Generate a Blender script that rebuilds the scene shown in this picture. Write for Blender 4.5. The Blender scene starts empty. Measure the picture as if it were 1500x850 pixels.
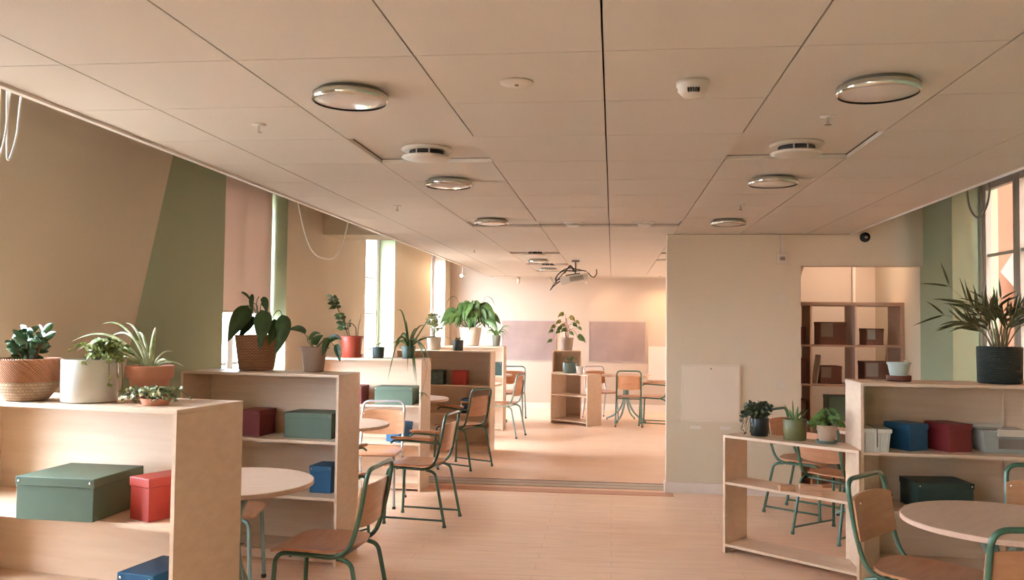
import bpy, math, random
from mathutils import Vector, Matrix
random.seed(7)
C = bpy.context.scene.collection
PI = math.pi

# ------------------------------------------------------------------ camera, sky, exposure
scene = bpy.context.scene
yaw, pitch, roll = 0.1171, 0.0387, 0.0112
fwd = Vector((-math.sin(yaw)*math.cos(pitch), math.cos(yaw)*math.cos(pitch), math.sin(pitch)))
rt = Vector((math.cos(yaw), math.sin(yaw), 0)); upv = rt.cross(fwd)
r2 = rt*math.cos(roll) + upv*math.sin(roll); u2 = r2.cross(fwd)
cam_data = bpy.data.cameras.new('camera'); cam = bpy.data.objects.new('camera', cam_data); C.objects.link(cam)
M = Matrix(((r2.x, u2.x, -fwd.x, 0), (r2.y, u2.y, -fwd.y, 0), (r2.z, u2.z, -fwd.z, 1.55), (0, 0, 0, 1)))
cam.matrix_world = M
cam_data.sensor_width = 36; cam_data.lens = 1258/1500*36; cam_data.clip_start = 0.05; cam_data.clip_end = 200
scene.camera = cam
scene.view_settings.view_transform = 'Standard'; scene.view_settings.look = 'None'
scene.view_settings.gamma = 1; scene.view_settings.use_curve_mapping = False
scene.view_settings.exposure = 2.52
world = bpy.data.worlds.new('world'); scene.world = world; world.use_nodes = True
wn = world.node_tree.nodes; bg = wn['Background']
bg.inputs[0].default_value = (0.79, 0.95, 1.12, 1); bg.inputs[1].default_value = 9.0

WIN_L = [(-2.4, -1.2), (2.55, 3.80), (6.35, 7.64), (10.2, 11.6), (14.0, 15.2)]  # first window is unseen, added behind the camera for its light
WIN_R = [(5.0, 7.45), (10.4, 11.9), (13.4, 14.9)]  # last two are unseen, added to brighten the far room
XL, XR, YB, YF, ZH = -3.0, 2.78, -2.6, 15.7, 3.25
SILL, HEAD = 0.62, 3.0

def portal(x, y0, y1, s):
    l = bpy.data.lights.new('sky_portal', 'AREA'); l.shape = 'RECTANGLE'
    l.size = y1-y0; l.size_y = HEAD-SILL; l.cycles.is_portal = True
    o = bpy.data.objects.new('sky_portal', l); C.objects.link(o)
    o.matrix_world = Matrix(((0, 0, -s, x), (1, 0, 0, (y0+y1)/2), (0, 1, 0, (HEAD+SILL)/2), (0, 0, 0, 1)))
for a, b in WIN_L: portal(XL-.34, a, b, -1)
for a, b in WIN_R: portal(XR+.34, a, b, 1)

l = bpy.data.lights.new('sky_portal', 'AREA'); l.shape = 'RECTANGLE'; l.size = .9; l.size_y = 2.7; l.cycles.is_portal = True
o = bpy.data.objects.new('sky_portal', l); C.objects.link(o); o.location = (2.2, YF+.29, 1.65); o.rotation_euler = (-PI/2, 0, 0)
def spot(loc, target, power, col, ang=1.2, blend=.8, r=.03):
    l = bpy.data.lights.new('spot_light', 'SPOT'); l.energy = power; l.color = col; l.spot_size = ang; l.spot_blend = blend; l.shadow_soft_size = r
    o = bpy.data.objects.new('spot_light', l); C.objects.link(o); o.location = loc
    o.rotation_euler = (Vector(target)-Vector(loc)).to_track_quat('-Z', 'Y').to_euler()
    return o

# ------------------------------------------------------------------ materials
def srgb(r, g, b):
    f = lambda c: (c/255/12.92) if c <= 10.3 else ((c/255+.055)/1.055)**2.4
    return (f(r), f(g), f(b), 1)
def mat(name, col, rough=.6, metal=0, spec=.5, var=None, scale=(1, 1, 1), nscale=4, bump=0, bscale=60, coat=0):
    """plain or noise-varied surface; var = second colour"""
    m = bpy.data.materials.new(name); m.use_nodes = True; n = m.node_tree.nodes; L = m.node_tree.links
    b = n['Principled BSDF']; b.inputs['Base Color'].default_value = srgb(*col); b.inputs['Roughness'].default_value = rough
    b.inputs['Metallic'].default_value = metal; b.inputs['Specular IOR Level'].default_value = spec; b.inputs['Coat Weight'].default_value = coat
    tc = n.new('ShaderNodeTexCoord'); mp = n.new('ShaderNodeMapping'); L.new(tc.outputs['Object'], mp.inputs[0]); mp.inputs['Scale'].default_value = scale
    if var:
        nz = n.new('ShaderNodeTexNoise'); nz.inputs['Scale'].default_value = nscale; nz.inputs['Detail'].default_value = 6; L.new(mp.outputs[0], nz.inputs[0])
        cr = n.new('ShaderNodeValToRGB'); cr.color_ramp.elements[0].position = .32; cr.color_ramp.elements[1].position = .68
        cr.color_ramp.elements[0].color = srgb(*col); cr.color_ramp.elements[1].color = srgb(*var)
        L.new(nz.outputs[0], cr.inputs[0]); L.new(cr.outputs[0], b.inputs['Base Color'])
    if bump:
        nb = n.new('ShaderNodeTexNoise'); nb.inputs['Scale'].default_value = bscale; L.new(mp.outputs[0], nb.inputs[0])
        bp = n.new('ShaderNodeBump'); bp.inputs['Strength'].default_value = bump; bp.inputs['Distance'].default_value = .004
        L.new(nb.outputs[0], bp.inputs['Height']); L.new(bp.outputs[0], b.inputs['Normal'])
    return m

m_ceil = mat('ceiling_panel', (212, 197, 181), .8, var=(209, 194, 178), nscale=1.5)
m_void = mat('ceiling_void', (70, 62, 54), .9)
m_trimw = mat('white_trim', (226, 210, 196), .5)
m_beige = mat('wall_paint_beige', (216, 198, 170), .7, var=(212, 194, 166), nscale=.8)
m_green = mat('wall_paint_green', (156, 162, 128), .7, var=(152, 158, 124), nscale=.8)
m_cream = mat('wall_paint_cream', (200, 178, 158), .7, var=(197, 175, 155), nscale=.8)
m_ply = mat('birch_plywood', (227, 196, 168), .5, var=(219, 186, 156), scale=(1.2, 6, 14), nscale=2.2)
m_plyedge = mat('plywood_edge', (228, 200, 176), .55)
m_seat = mat('beech_plywood', (206, 148, 108), .32, var=(192, 131, 92), scale=(2, 10, 10), nscale=3, coat=.25)
m_top = mat('table_laminate', (220, 184, 158), .4, var=(213, 176, 149), scale=(2, 12, 2), nscale=3)
m_gtube = mat('green_enamel', (63, 100, 76), .28, spec=.6, coat=.4)
m_stube = mat('silver_enamel', (205, 203, 202), .22, metal=.5)
m_ltube = mat('grey_green_enamel', (138, 160, 150), .3, coat=.3)
m_chrome = mat('chrome', (205, 205, 195), .15, metal=.9)
m_lamp = mat('frosted_lamp_glass', (215, 200, 188), .18, spec=.7)
m_plastic = mat('white_plastic', (212, 196, 178), .4)
m_black = mat('black_plastic', (28, 28, 28), .4)
m_bgreen = mat('grey_green_board', (92, 108, 88), .55, var=(88, 104, 85), nscale=9)
m_bdark = mat('dark_green_board', (46, 64, 56), .5, var=(43, 60, 53), nscale=9)
m_bgrey = mat('marbled_board', (104, 122, 112), .6, var=(66, 84, 76), nscale=26)
m_bred = mat('red_board', (176, 58, 44), .5, var=(171, 54, 41), nscale=9)
m_bwine = mat('wine_board', (124, 40, 40), .5, var=(120, 38, 38), nscale=9)
m_bblue = mat('blue_board', (32, 88, 126), .5, var=(30, 84, 120), nscale=9)
m_stud = mat('metal_stud', (210, 205, 195), .25, metal=1)
m_terra = mat('terracotta', (214, 148, 120), .75, var=(208, 138, 110), nscale=12)
m_redpot = mat('red_plastic_pot', (178, 76, 58), .4)
m_taupe = mat('taupe_pot', (152, 122, 100), .6)
m_creampot = mat('cream_glaze', (220, 212, 202), .3)
m_bluegreen = mat('blue_green_glaze', (86, 104, 96), .45)
m_darkpot = mat('charcoal_pot', (52, 62, 58), .6)
m_olive = mat('olive_glaze', (108, 106, 66), .4)
m_blackpot = mat('black_pot', (30, 38, 38), .35)
m_beigepot = mat('beige_pot', (178, 150, 128), .7)
m_soil = mat('soil', (62, 44, 32), .95, bump=.6)
m_leafd = mat('dark_leaf', (44, 66, 30), .35, var=(62, 88, 40), nscale=18)
m_leaf = mat('leaf', (78, 108, 50), .4, var=(104, 132, 68), nscale=20)
m_leafl = mat('light_leaf', (142, 158, 84), .45, var=(176, 186, 116), nscale=20)
m_leafv = mat('variegated_leaf', (96, 118, 66), .45, var=(206, 204, 160), nscale=45)
m_leafy = mat('yellowing_leaf', (176, 150, 70), .45, var=(104, 116, 56), nscale=8)
m_palm = mat('palm_leaf', (66, 70, 34), .5, var=(88, 86, 44), nscale=20)
m_stem = mat('stem', (92, 96, 48), .6)
m_bark = mat('bark', (92, 66, 44), .85)
m_walnut = mat('brown_bookcase', (172, 136, 112), .5, var=(164, 128, 104), scale=(2, 2, 12), nscale=3)
m_litside = mat('brown_bookcase_lit', (208, 174, 152), .5)  # paler than the frame: light on the divider sides painted in
m_card = mat('brown_card', (112, 68, 50), .7, var=(105, 63, 46), nscale=9)
m_cardlab = mat('grey_label', (136, 118, 102), .7)
m_whitebin = mat('white_plastic_bin', (206, 200, 186), .4)
m_pin = mat('lilac_pinboard', (166, 140, 130), .9, var=(148, 124, 116), nscale=2.2)
m_wood = mat('pale_wood_block', (208, 160, 124), .6, var=(198, 148, 112), scale=(3, 12, 12), nscale=4)
m_facade = mat('peach_render', (216, 172, 138), .9)
m_roofw = mat('pale_roof', (240, 236, 230), .7)
m_blind = mat('blind_fabric', (214, 194, 180), .8)
m_winframe = mat('white_window_paint', (220, 212, 206), .45)
m_winframeg = mat('grey_window_paint', (158, 146, 126), .45)
m_cord = mat('white_cord', (232, 226, 218), .5)
m_gcord = mat('grey_cord', (120, 112, 98), .5)

def glass():
    m = bpy.data.materials.new('window_glass'); m.use_nodes = True; n = m.node_tree.nodes; L = m.node_tree.links
    n.remove(n['Principled BSDF']); t = n.new('ShaderNodeBsdfTransparent'); g = n.new('ShaderNodeBsdfGlossy'); g.inputs['Roughness'].default_value = .02
    mx = n.new('ShaderNodeMixShader'); mx.inputs[0].default_value = .06
    L.new(t.outputs[0], mx.inputs[1]); L.new(g.outputs[0], mx.inputs[2]); L.new(mx.outputs[0], n['Material Output'].inputs[0]); return m
m_glass = glass()
def clear_plastic():
    m = bpy.data.materials.new('clear_plastic'); m.use_nodes = True; n = m.node_tree.nodes; L = m.node_tree.links
    b = n['Principled BSDF']; b.inputs['Base Color'].default_value = srgb(196, 200, 190); b.inputs['Roughness'].default_value = .25
    t = n.new('ShaderNodeBsdfTransparent'); mx = n.new('ShaderNodeMixShader'); mx.inputs[0].default_value = .55
    L.new(t.outputs[0], mx.inputs[1]); L.new(b.outputs[0], mx.inputs[2]); L.new(mx.outputs[0], n['Material Output'].inputs[0]); return m
m_clear = clear_plastic()
def blind_mat():
    m = bpy.data.materials.new('blind_fabric_translucent'); m.use_nodes = True; n = m.node_tree.nodes; L = m.node_tree.links
    b = n['Principled BSDF']; b.inputs['Base Color'].default_value = srgb(214, 196, 182); b.inputs['Roughness'].default_value = .8
    t = n.new('ShaderNodeBsdfTranslucent'); t.inputs[0].default_value = srgb(210, 180, 165); mx = n.new('ShaderNodeMixShader'); mx.inputs[0].default_value = .12
    L.new(b.outputs[0], mx.inputs[1]); L.new(t.outputs[0], mx.inputs[2]); L.new(mx.outputs[0], n['Material Output'].inputs[0]); return m
m_blind = blind_mat()
def emit(name, col, s):
    m = bpy.data.materials.new(name); m.use_nodes = True; n = m.node_tree.nodes; b = n['Principled BSDF']
    b.inputs['Emission Color'].default_value = srgb(*col); b.inputs['Emission Strength'].default_value = s; return m
m_bulb = emit('spot_bulb', (255, 190, 140), 12)

def floor_mat():
    m = bpy.data.materials.new('floor_laminate'); m.use_nodes = True; n = m.node_tree.nodes; L = m.node_tree.links; b = n['Principled BSDF']
    tc = n.new('ShaderNodeTexCoord')
    br = n.new('ShaderNodeTexBrick'); br.inputs['Scale'].default_value = 1; br.inputs['Brick Width'].default_value = 1.3; br.inputs['Row Height'].default_value = .13
    br.inputs['Mortar Size'].default_value = .0012; br.offset = .37; br.inputs['Mortar Smooth'].default_value = .3
    br.inputs['Color1'].default_value = srgb(249, 208, 174); br.inputs['Color2'].default_value = srgb(246, 201, 167); br.inputs['Mortar'].default_value = srgb(190, 145, 114)
    L.new(tc.outputs['Object'], br.inputs['Vector'])
    mp = n.new('ShaderNodeMapping'); mp.inputs['Scale'].default_value = (1.2, 14, 1); L.new(tc.outputs['Object'], mp.inputs[0])
    nz = n.new('ShaderNodeTexNoise'); nz.inputs['Scale'].default_value = 2.4; nz.inputs['Detail'].default_value = 8; nz.inputs['Distortion'].default_value = .6; L.new(mp.outputs[0], nz.inputs[0])
    cr = n.new('ShaderNodeValToRGB'); cr.color_ramp.elements[0].color = (.88, .84, .81, 1); cr.color_ramp.elements[1].color = (1, 1, 1, 1)
    cr.color_ramp.elements[0].position = .3; cr.color_ramp.elements[1].position = .62; L.new(nz.outputs[0], cr.inputs[0])
    mx = n.new('ShaderNodeMix'); mx.data_type = 'RGBA'; mx.blend_type = 'MULTIPLY'; mx.inputs[0].default_value = 1
    L.new(br.outputs[0], mx.inputs[6]); L.new(cr.outputs[0], mx.inputs[7]); L.new(mx.outputs[2], b.inputs['Base Color'])
    b.inputs['Roughness'].default_value = .33; b.inputs['Specular IOR Level'].default_value = .5
    return m
m_floor = floor_mat()
m_strip = mat('oak_strip', (216, 152, 116), .4, var=(200, 136, 102), scale=(2, 20, 1), nscale=3)
m_track = mat('grey_threshold', (190, 168, 148), .4)

def woven(name, c1, c2, us, vs, rough=.8, slant=False):
    m = bpy.data.materials.new(name); m.use_nodes = True; n = m.node_tree.nodes; L = m.node_tree.links; b = n['Principled BSDF']
    tc = n.new('ShaderNodeTexCoord'); mp = n.new('ShaderNodeMapping'); L.new(tc.outputs['UV'], mp.inputs[0])
    mp.inputs['Scale'].default_value = (us, vs, 1)
    if slant:
        t = n.new('ShaderNodeTexWave'); t.bands_direction = 'DIAGONAL'; t.inputs['Scale'].default_value = 1; t.inputs['Distortion'].default_value = 1.2; t.inputs['Detail'].default_value = 2
        fac = t.outputs[1]; L.new(mp.outputs[0], t.inputs[0])
        cr = n.new('ShaderNodeValToRGB'); cr.color_ramp.elements[0].color = srgb(*c2); cr.color_ramp.elements[1].color = srgb(*c1); cr.color_ramp.elements[0].position = .1; cr.color_ramp.elements[1].position = .6
        L.new(fac, cr.inputs[0]); L.new(cr.outputs[0], b.inputs['Base Color'])
    else:
        t = n.new('ShaderNodeTexBrick'); t.inputs['Scale'].default_value = 1; t.inputs['Brick Width'].default_value = 1; t.inputs['Row Height'].default_value = .5
        t.inputs['Mortar Size'].default_value = .09; t.inputs['Mortar Smooth'].default_value = .6
        t.inputs['Color1'].default_value = srgb(*c1); t.inputs['Color2'].default_value = srgb(*[int(k*.92) for k in c1]); t.inputs['Mortar'].default_value = srgb(*c2)
        L.new(mp.outputs[0], t.inputs[0]); L.new(t.outputs[0], b.inputs['Base Color'])
        inv = n.new('ShaderNodeMath'); inv.operation = 'SUBTRACT'; inv.inputs[0].default_value = 1; L.new(t.outputs[1], inv.inputs[1]); fac = inv.outputs[0]
    bp = n.new('ShaderNodeBump'); bp.inputs['Strength'].default_value = .9; bp.inputs['Distance'].default_value = .006
    L.new(fac, bp.inputs['Height']); L.new(bp.outputs[0], b.inputs['Normal']); b.inputs['Roughness'].default_value = rough
    return m
m_wicker = woven('wicker', (190, 130, 92), (96, 48, 30), 34, 46)
m_jute = woven('orange_jute', (214, 148, 108), (176, 104, 72), 50, 62, slant=True)
m_jutel = woven('tan_jute', (212, 178, 146), (186, 150, 118), 50, 40)
m_fibre = woven('dark_fibre', (42, 50, 42), (22, 28, 24), 34, 34)
m_brownw = woven('brown_weave', (120, 66, 48), (70, 36, 26), 26, 10)

# ------------------------------------------------------------------ mesh builder
class MB:
    def __init__(s): s.v = []; s.f = []; s.mi = []; s.sm = []; s.uv = []; s.cur = 0
    def add(s, vs, fs, smooth=False, uvs=None):
        o = len(s.v); s.v += [tuple(p) for p in vs]
        for k, f in enumerate(fs):
            s.f.append(tuple(i+o for i in f)); s.mi.append(s.cur); s.sm.append(smooth); s.uv.append(uvs[k] if uvs else None)
        return s
    def m(s, i): s.cur = i; return s
    def box(s, x0, x1, y0, y1, z0, z1, T=None):
        vs = [Vector((x, y, z)) for z in (z0, z1) for x, y in ((x0, y0), (x1, y0), (x1, y1), (x0, y1))]
        if T: vs = [T @ v for v in vs]
        return s.add(vs, [(3, 2, 1, 0), (4, 5, 6, 7), (0, 1, 5, 4), (1, 2, 6, 5), (2, 3, 7, 6), (3, 0, 4, 7)])
    def tube(s, path, r, n=8, cap=True):
        P = [Vector(p) for p in path]; R = r if isinstance(r, (list, tuple)) else [r]*len(P)
        vs = []; t = (P[1]-P[0]).normalized(); a = t.orthogonal().normalized()
        for i, p in enumerate(P):
            t = ((P[min(i+1, len(P)-1)]-P[max(i-1, 0)])).normalized(); a = (a - t*a.dot(t)).normalized(); b = t.cross(a)
            vs += [p + (a*math.cos(k*2*PI/n) + b*math.sin(k*2*PI/n))*R[i] for k in range(n)]
        fs = [(i*n+k, i*n+(k+1) % n, (i+1)*n+(k+1) % n, (i+1)*n+k) for i in range(len(P)-1) for k in range(n)]
        s.add(vs, fs, True)
        if cap: s.add(vs[:n], [tuple(range(n-1, -1, -1))]); s.add(vs[-n:], [tuple(range(n))])
        return s
    def lathe(s, prof, c=(0, 0, 0), n=32, smooth=True, close=True):
        """prof: (r, z) from the bottom centre outwards and round"""
        vs = []; fs = []; uv = []
        for r, z in prof: vs += [(c[0]+r*math.cos(k*2*PI/n), c[1]+r*math.sin(k*2*PI/n), c[2]+z) for k in range(n)]
        for i in range(len(prof)-1):
            for k in range(n):
                fs.append((i*n+k, i*n+(k+1) % n, (i+1)*n+(k+1) % n, (i+1)*n+k))
                uv.append([(k/n, prof[i][1]), ((k+1)/n, prof[i][1]), ((k+1)/n, prof[i+1][1]), (k/n, prof[i+1][1])])
        s.add(vs, fs, smooth, uv)
        if close:
            if prof[0][0] > 1e-4: s.add(vs[:n], [tuple(range(n-1, -1, -1))])
            if prof[-1][0] > 1e-4: s.add(vs[-n:], [tuple(range(n))])
        return s
    def prism(s, poly, z0, z1, T=None, smooth=False):
        n = len(poly); vs = [Vector((x, y, z0)) for x, y in poly] + [Vector((x, y, z1)) for x, y in poly]
        if T: vs = [T @ v for v in vs]
        return s.add(vs, [tuple(range(n-1, -1, -1)), tuple(range(n, 2*n))] + [(k, (k+1) % n, n+(k+1) % n, n+k) for k in range(n)], smooth)
    def leaf(s, p0, p1, p2, w, kind='oval', fold=.25, n=9, side=None, curl=0):
        """a leaf blade bent along the quadratic curve p0 p1 p2"""
        p0, p1, p2 = Vector(p0), Vector(p1), Vector(p2); vs = []
        prev = None; ref = Vector((random.uniform(-.7, .7), 1, random.uniform(-.7, .7)))
        for i in range(n+1):
            t = i/n; p = p0*(1-t)**2 + p1*2*t*(1-t) + p2*t*t; d = ((p1-p0)*(1-t) + (p2-p1)*t)
            if d.length < 1e-6: d = p2-p0
            d.normalize()
            if side == 'f': a = d.cross(ref)
            elif side is not None: a = Vector(side)
            else: a = d.cross(Vector((0, 0, 1)))
            a = a - d*a.dot(d)
            if a.length < .15: a = prev if prev is not None else Vector((1, 0, 0)) - d*d.x
            a = a.normalized()
            if prev is not None and a.dot(prev) < 0: a = -a
            prev = a; nn = a.cross(d)
            if kind == 'oval': f = math.sin(PI*min(1, t**.8))**.75
            elif kind == 'lance': f = math.sin(PI*t**.62)**.9
            elif kind == 'heart': f = math.sin(PI*t**.5)**.7
            else: f = min(1, t*8+.5)*(1-t**2.2)**.8            # strap
            f = max(f, .02)*w/2
            vs += [p - a*f + nn*fold*f, p - a*f*.5 + nn*fold*.35*f, p, p + a*f*.5 + nn*fold*.35*f, p + a*f + nn*fold*f]
        fs = [(i*5+k, i*5+k+1, (i+1)*5+k+1, (i+1)*5+k) for i in range(n) for k in range(4)]
        return s.add(vs, fs, True)
    def build(s, name, mats, parent=None, bevel=0, loc=None, rotz=0):
        me = bpy.data.meshes.new(name); me.from_pydata(s.v, [], s.f)
        for m in (mats if isinstance(mats, (list, tuple)) else [mats]): me.materials.append(m)
        me.polygons.foreach_set('material_index', s.mi); me.polygons.foreach_set('use_smooth', s.sm)
        if any(u for u in s.uv):
            L = me.uv_layers.new(name='UVMap')
            for p, u in zip(me.polygons, s.uv):
                if u:
                    for li, c in zip(p.loop_indices, u): L.data[li].uv = c
        me.update()
        o = bpy.data.objects.new(name, me); C.objects.link(o)
        if parent: o.parent = parent
        if loc: o.location = loc
        if rotz: o.rotation_euler = (0, 0, rotz)
        if bevel:
            b = o.modifiers.new('bevel', 'BEVEL'); b.width = bevel; b.segments = 2; b.limit_method = 'ANGLE'
        return o

def fillet(pts, r, k=5):
    P = [Vector(p) for p in pts]; out = [P[0]]; R = r if isinstance(r, (list, tuple)) else [r]*len(P)
    for i in range(1, len(P)-1):
        a = (P[i-1]-P[i]); b = (P[i+1]-P[i]); d = min(R[i], a.length*.49, b.length*.49)
        A = P[i]+a.normalized()*d; B = P[i]+b.normalized()*d
        for j in range(k+1):
            t = j/k; out.append(A*(1-t)**2+P[i]*2*t*(1-t)+B*t*t)
    out.append(P[-1]); return out

def thing(name, label, cat, loc=(0, 0, 0), rotz=0, group=None):
    o = bpy.data.objects.new(name, None); C.objects.link(o); o.empty_display_size = .1
    o.location = loc; o.rotation_euler = (0, 0, rotz); o['label'] = label; o['category'] = cat
    if group: o['group'] = group
    return o
def tag(o, label, cat, group=None):
    o['label'] = label; o['category'] = cat
    if group: o['group'] = group
    return o
def struct(o): o['kind'] = 'structure'; return o
def dup(root, label, loc, rotz, group=None):
    def cp(o, par):
        c = o.copy(); C.objects.link(c); c.parent = par
        for ch in o.children: cp(ch, c)
        return c
    r = cp(root, None); r.location = loc; r.rotation_euler = (0, 0, rotz); r['label'] = label
    if group: r['group'] = group
    return r

# ------------------------------------------------------------------ room shell
f = MB(); f.box(XL-.4, XR+.4, YB-.1, YF+.2, -.1, 0); struct(f.build('floor', m_floor))
h = MB(); h.box(XL-.4, XR+.4, YB-.1, YF+.2, ZH, ZH+.1); struct(h.build('ceiling', m_cream))

def side_wall(name, x, s, wins, base, niche, diag=False):
    """wall with real window recesses; s=-1 left wall (outwards -x), +1 right wall"""
    w = MB(); xo = x+s*.36; ys = [YB]
    for a, b in wins: ys += [a, b]
    ys.append(YF+.1)
    def quad(pts, mi): w.m(mi).add(pts, [tuple(range(len(pts)))])
    for i in range(0, len(ys), 2):
        a, b = ys[i], ys[i+1]
        mi = base(i//2)
        if diag and i//2 == 2:
            quad([(x, a, 0), (x, 4.58, 0), (x, 5.74, ZH), (x, a, ZH)], 0)
            quad([(x, 4.58, 0), (x, b, 0), (x, b, ZH), (x, 5.74, ZH)], 1)
        elif s == 1 and a < 8 < b:
            quad([(x, a, 0), (x, 8.2, 0), (x, 8.2, ZH), (x, a, ZH)], 1); quad([(x, 8.2, 0), (x, b, 0), (x, b, ZH), (x, 8.2, ZH)], 0)
        else: quad([(x, a, 0), (x, b, 0), (x, b, ZH), (x, a, ZH)], mi)
        quad([(xo, a, 0), (xo, b, 0), (xo, b, ZH), (xo, a, ZH)], 2)
    for k, (a, b) in enumerate(wins):
        lo, hi = min(x, xo), max(x, xo)
        w.m(base(k)).box(lo, hi, a, b, 0, SILL); w.box(lo, hi, a, b, HEAD, ZH)
        ni = niche(k)
        quad([(x, a, SILL), (xo, a, SILL), (xo, a, HEAD), (x, a, HEAD)], ni)
        quad([(x, b, SILL), (xo, b, SILL), (xo, b, HEAD), (x, b, HEAD)], ni)
    return struct(w.build(name, [m_beige, m_green, m_cream]))
side_wall('wall_left', XL, -1, WIN_L, lambda i: 0, lambda k: 2 if k == 4 else 1, True)
side_wall('wall_right', XR, 1, WIN_R, lambda i: 1 if i < 2 else 0, lambda k: 1)
w = MB(); w.box(XL-.4, 1.75, YF, YF+.3, 0, ZH); w.box(1.75, 2.65, YF, YF+.3, 0, .3); w.box(1.75, 2.65, YF, YF+.3, HEAD, ZH); w.box(2.65, XR+.4, YF, YF+.3, 0, ZH); struct(w.build('wall_far', m_cream))  # opening on the right is for the added far window
w = MB(); w.box(XL-.4, XR+.4, YB-.12, YB, 0, ZH); struct(w.build('wall_back', m_beige))
# partition with a passage to the store room on its right
w = MB(); w.box(.5, 1.71, 8.12, 8.27, 0, 2.395); w.box(1.71, XR, 8.12, 8.27, 2.106, 2.395); w.box(2.14, XR, 8.12, 8.27, 2.395, ZH)
struct(w.build('wall_partition', m_beige))
w = MB(); w.box(1.15, 1.25, 8.27, 9.55, 0, 2.395); w.box(1.15, 2.14, 9.55, 9.65, 0, 2.395); w.box(2.14, XR, 9.55, 9.65, 0, ZH); struct(w.build('wall_store', m_cream))
w = MB(); w.box(XL, -2.26, 8.62, 9.2, 2.45, ZH); struct(w.build('trim_1', m_beige))
w = MB(); w.box(.488, 1.71, 8.105, 8.12, 0, .1); w.box(.488, .5, 8.12, 8.27, 0, .1); struct(w.build('baseboard_partition', m_trimw, bevel=.003))
w = MB(); w.box(XL, XR, YF-.015, YF, 0, .11); struct(w.build('baseboard_far', m_trimw))
w = MB(); w.box(XL, XL+.015, YB, YF-.015, 0, .1); struct(w.build('baseboard_left', m_trimw))
# folding-wall threshold in the floor
w = MB(); w.box(XL, .5, 8.22, 8.5, 0, .006).m(1).box(XL, .5, 8.5, 8.52, 0, .007).box(XL, .5, 8.36, 8.364, 0, .007); struct(w.build('trim_2', [m_track, m_void]))
w = MB(); w.box(-2.2, .56, 7.94, 8.1, 0, .004); struct(w.build('trim_3', m_strip))

# suspended ceiling: separate panels with open joints, some of them set back
X0, Y0, PZ = -.036, 2.656, 2.40
CXL, CXR = -2.2, 2.13
p = MB(); cols = [CXL] + [X0+.6*i for i in range(-3, 4)] + [CXR]
def recessed(x0, y0):
    xc = x0+.05
    return False
rows = [Y0+.6*j for j in range(-9, 22)] + [YF-.01]
REC = [(-1.236, -.636, 3.86, 4.46), (.564, 1.164, 3.86, 4.46), (-1.236, -.636, 7.12, 7.5), (-.636, -.036, 7.12, 7.5), (-.036, .564, 7.12, 7.5),
       (-1.236, -.636, 10.1, 10.42), (-1.236, -.636, 12.1, 12.42), (-1.236, -.636, 13.7, 14.0), (.564, 1.164, 10.1, 10.42), (.564, 1.164, 11.2, 11.52)]
def panel(x0, x1, y0, y1, z): p.box(x0+.003, x1-.003, y0+.002, y1-.002, z, z+.02)
for c in range(len(cols)-1):
    a, b = cols[c], cols[c+1]
    cuts = [r for r in REC if abs(r[0]-a) < .05]
    lines = list(rows)
    if c in (2, 5): lines = [y for i, y in enumerate(rows) if (i-9) % 2 == 0 or y > 3.8]   # two panels long under the lamps
    for r in cuts:
        lines = [y for y in lines if not (r[2]+.02 < y < r[3]-.02) and abs(y-r[2]) > .12 and abs(y-r[3]) > .12] + [r[2], r[3]]
    lines.sort()
    for y0, y1 in zip(lines, lines[1:]):
        up = any(abs(r[2]-y0) < .01 for r in cuts)
        panel(a, b, y0, y1, PZ+(.022 if up else 0))
w = p.build('ceiling_panels', m_ceil); struct(w); w.name = 'ceiling_grid'
w = MB(); w.box(CXL, CXR, YB, YF-.005, PZ+.05, PZ+.06); struct(w.build('ceiling_backing', m_void))  # dark sheet added above the panels to stop light leaks and shade joints
w = MB()
w.box(CXL-.03, CXL-.002, YB, YF-.3, PZ-.012, PZ+.06); w.box(CXR+.002, CXR+.008, YB, 8.1, PZ-.012, PZ+.06)
w.box(CXL-.05, CXL-.03, YB, YF-.3, PZ+.015, PZ+.03)
struct(w.build('trim_4', m_trimw))

# windows: timber frames with muntins, in the recesses
def window(idx, x, s, a, b, mats, casements=2, blind=None):
    fr = MB(); x0, x1 = sorted((x, x+s*.07))
    fr.box(x0, x1, a, a+.05, SILL, HEAD); fr.box(x0, x1, b-.05, b, SILL, HEAD); fr.box(x0, x1, a+.05, b-.05, SILL, SILL+.05); fr.box(x0, x1, a+.05, b-.05, HEAD-.26, HEAD)
    o = struct(fr.build('window_%d' % idx, mats, bevel=.004))
    wd = (b-a-.1)/casements; top = HEAD-.26
    for c in range(casements):
        y0 = a+.05+c*wd; y1 = y0+wd; cs = MB(); xa, xb = sorted((x+s*.01, x+s*.055)); xm, xn = sorted((x+s*.02, x+s*.045))
        cs.box(xa, xb, y0, y0+.055, SILL+.05, top); cs.box(xa, xb, y1-.055, y1, SILL+.05, top)
        cs.box(xa, xb, y0+.055, y1-.055, SILL+.05, SILL+.12); cs.box(xa, xb, y0+.055, y1-.055, top-.07, top)
        for z in (1.18, 1.66, 2.14): cs.box(xm, xn, y0+.055, y1-.055, z-.012, z+.012)
        q = cs.build('window_sash', mats, o, bevel=.003)
        g = MB(); xg = x+s*.034; g.box(xg-.002, xg+.002, y0+.055, y1-.055, SILL+.12, top-.07); g.build('window_pane', m_glass, q)
    si = MB(); lo, hi = sorted((x-s*.0, x-s*.2)); si.box(lo, hi, a+.002, b-.002, SILL, SILL+.025); si.build('window_sill', mats, o)
    return o
n = 1
for k, (a, b) in enumerate(WIN_L):
    window(n, XL-.22, -1, a, b, m_winframe); n += 1
for k, (a, b) in enumerate(WIN_R):
    window(n, XR+.21, 1, a, b, m_winframeg if k < 1 else m_winframe, 4 if k < 1 else 2); n += 1
fr = MB(); fy = YF+.14  # unseen far-wall window, added to let light into the far room
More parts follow.
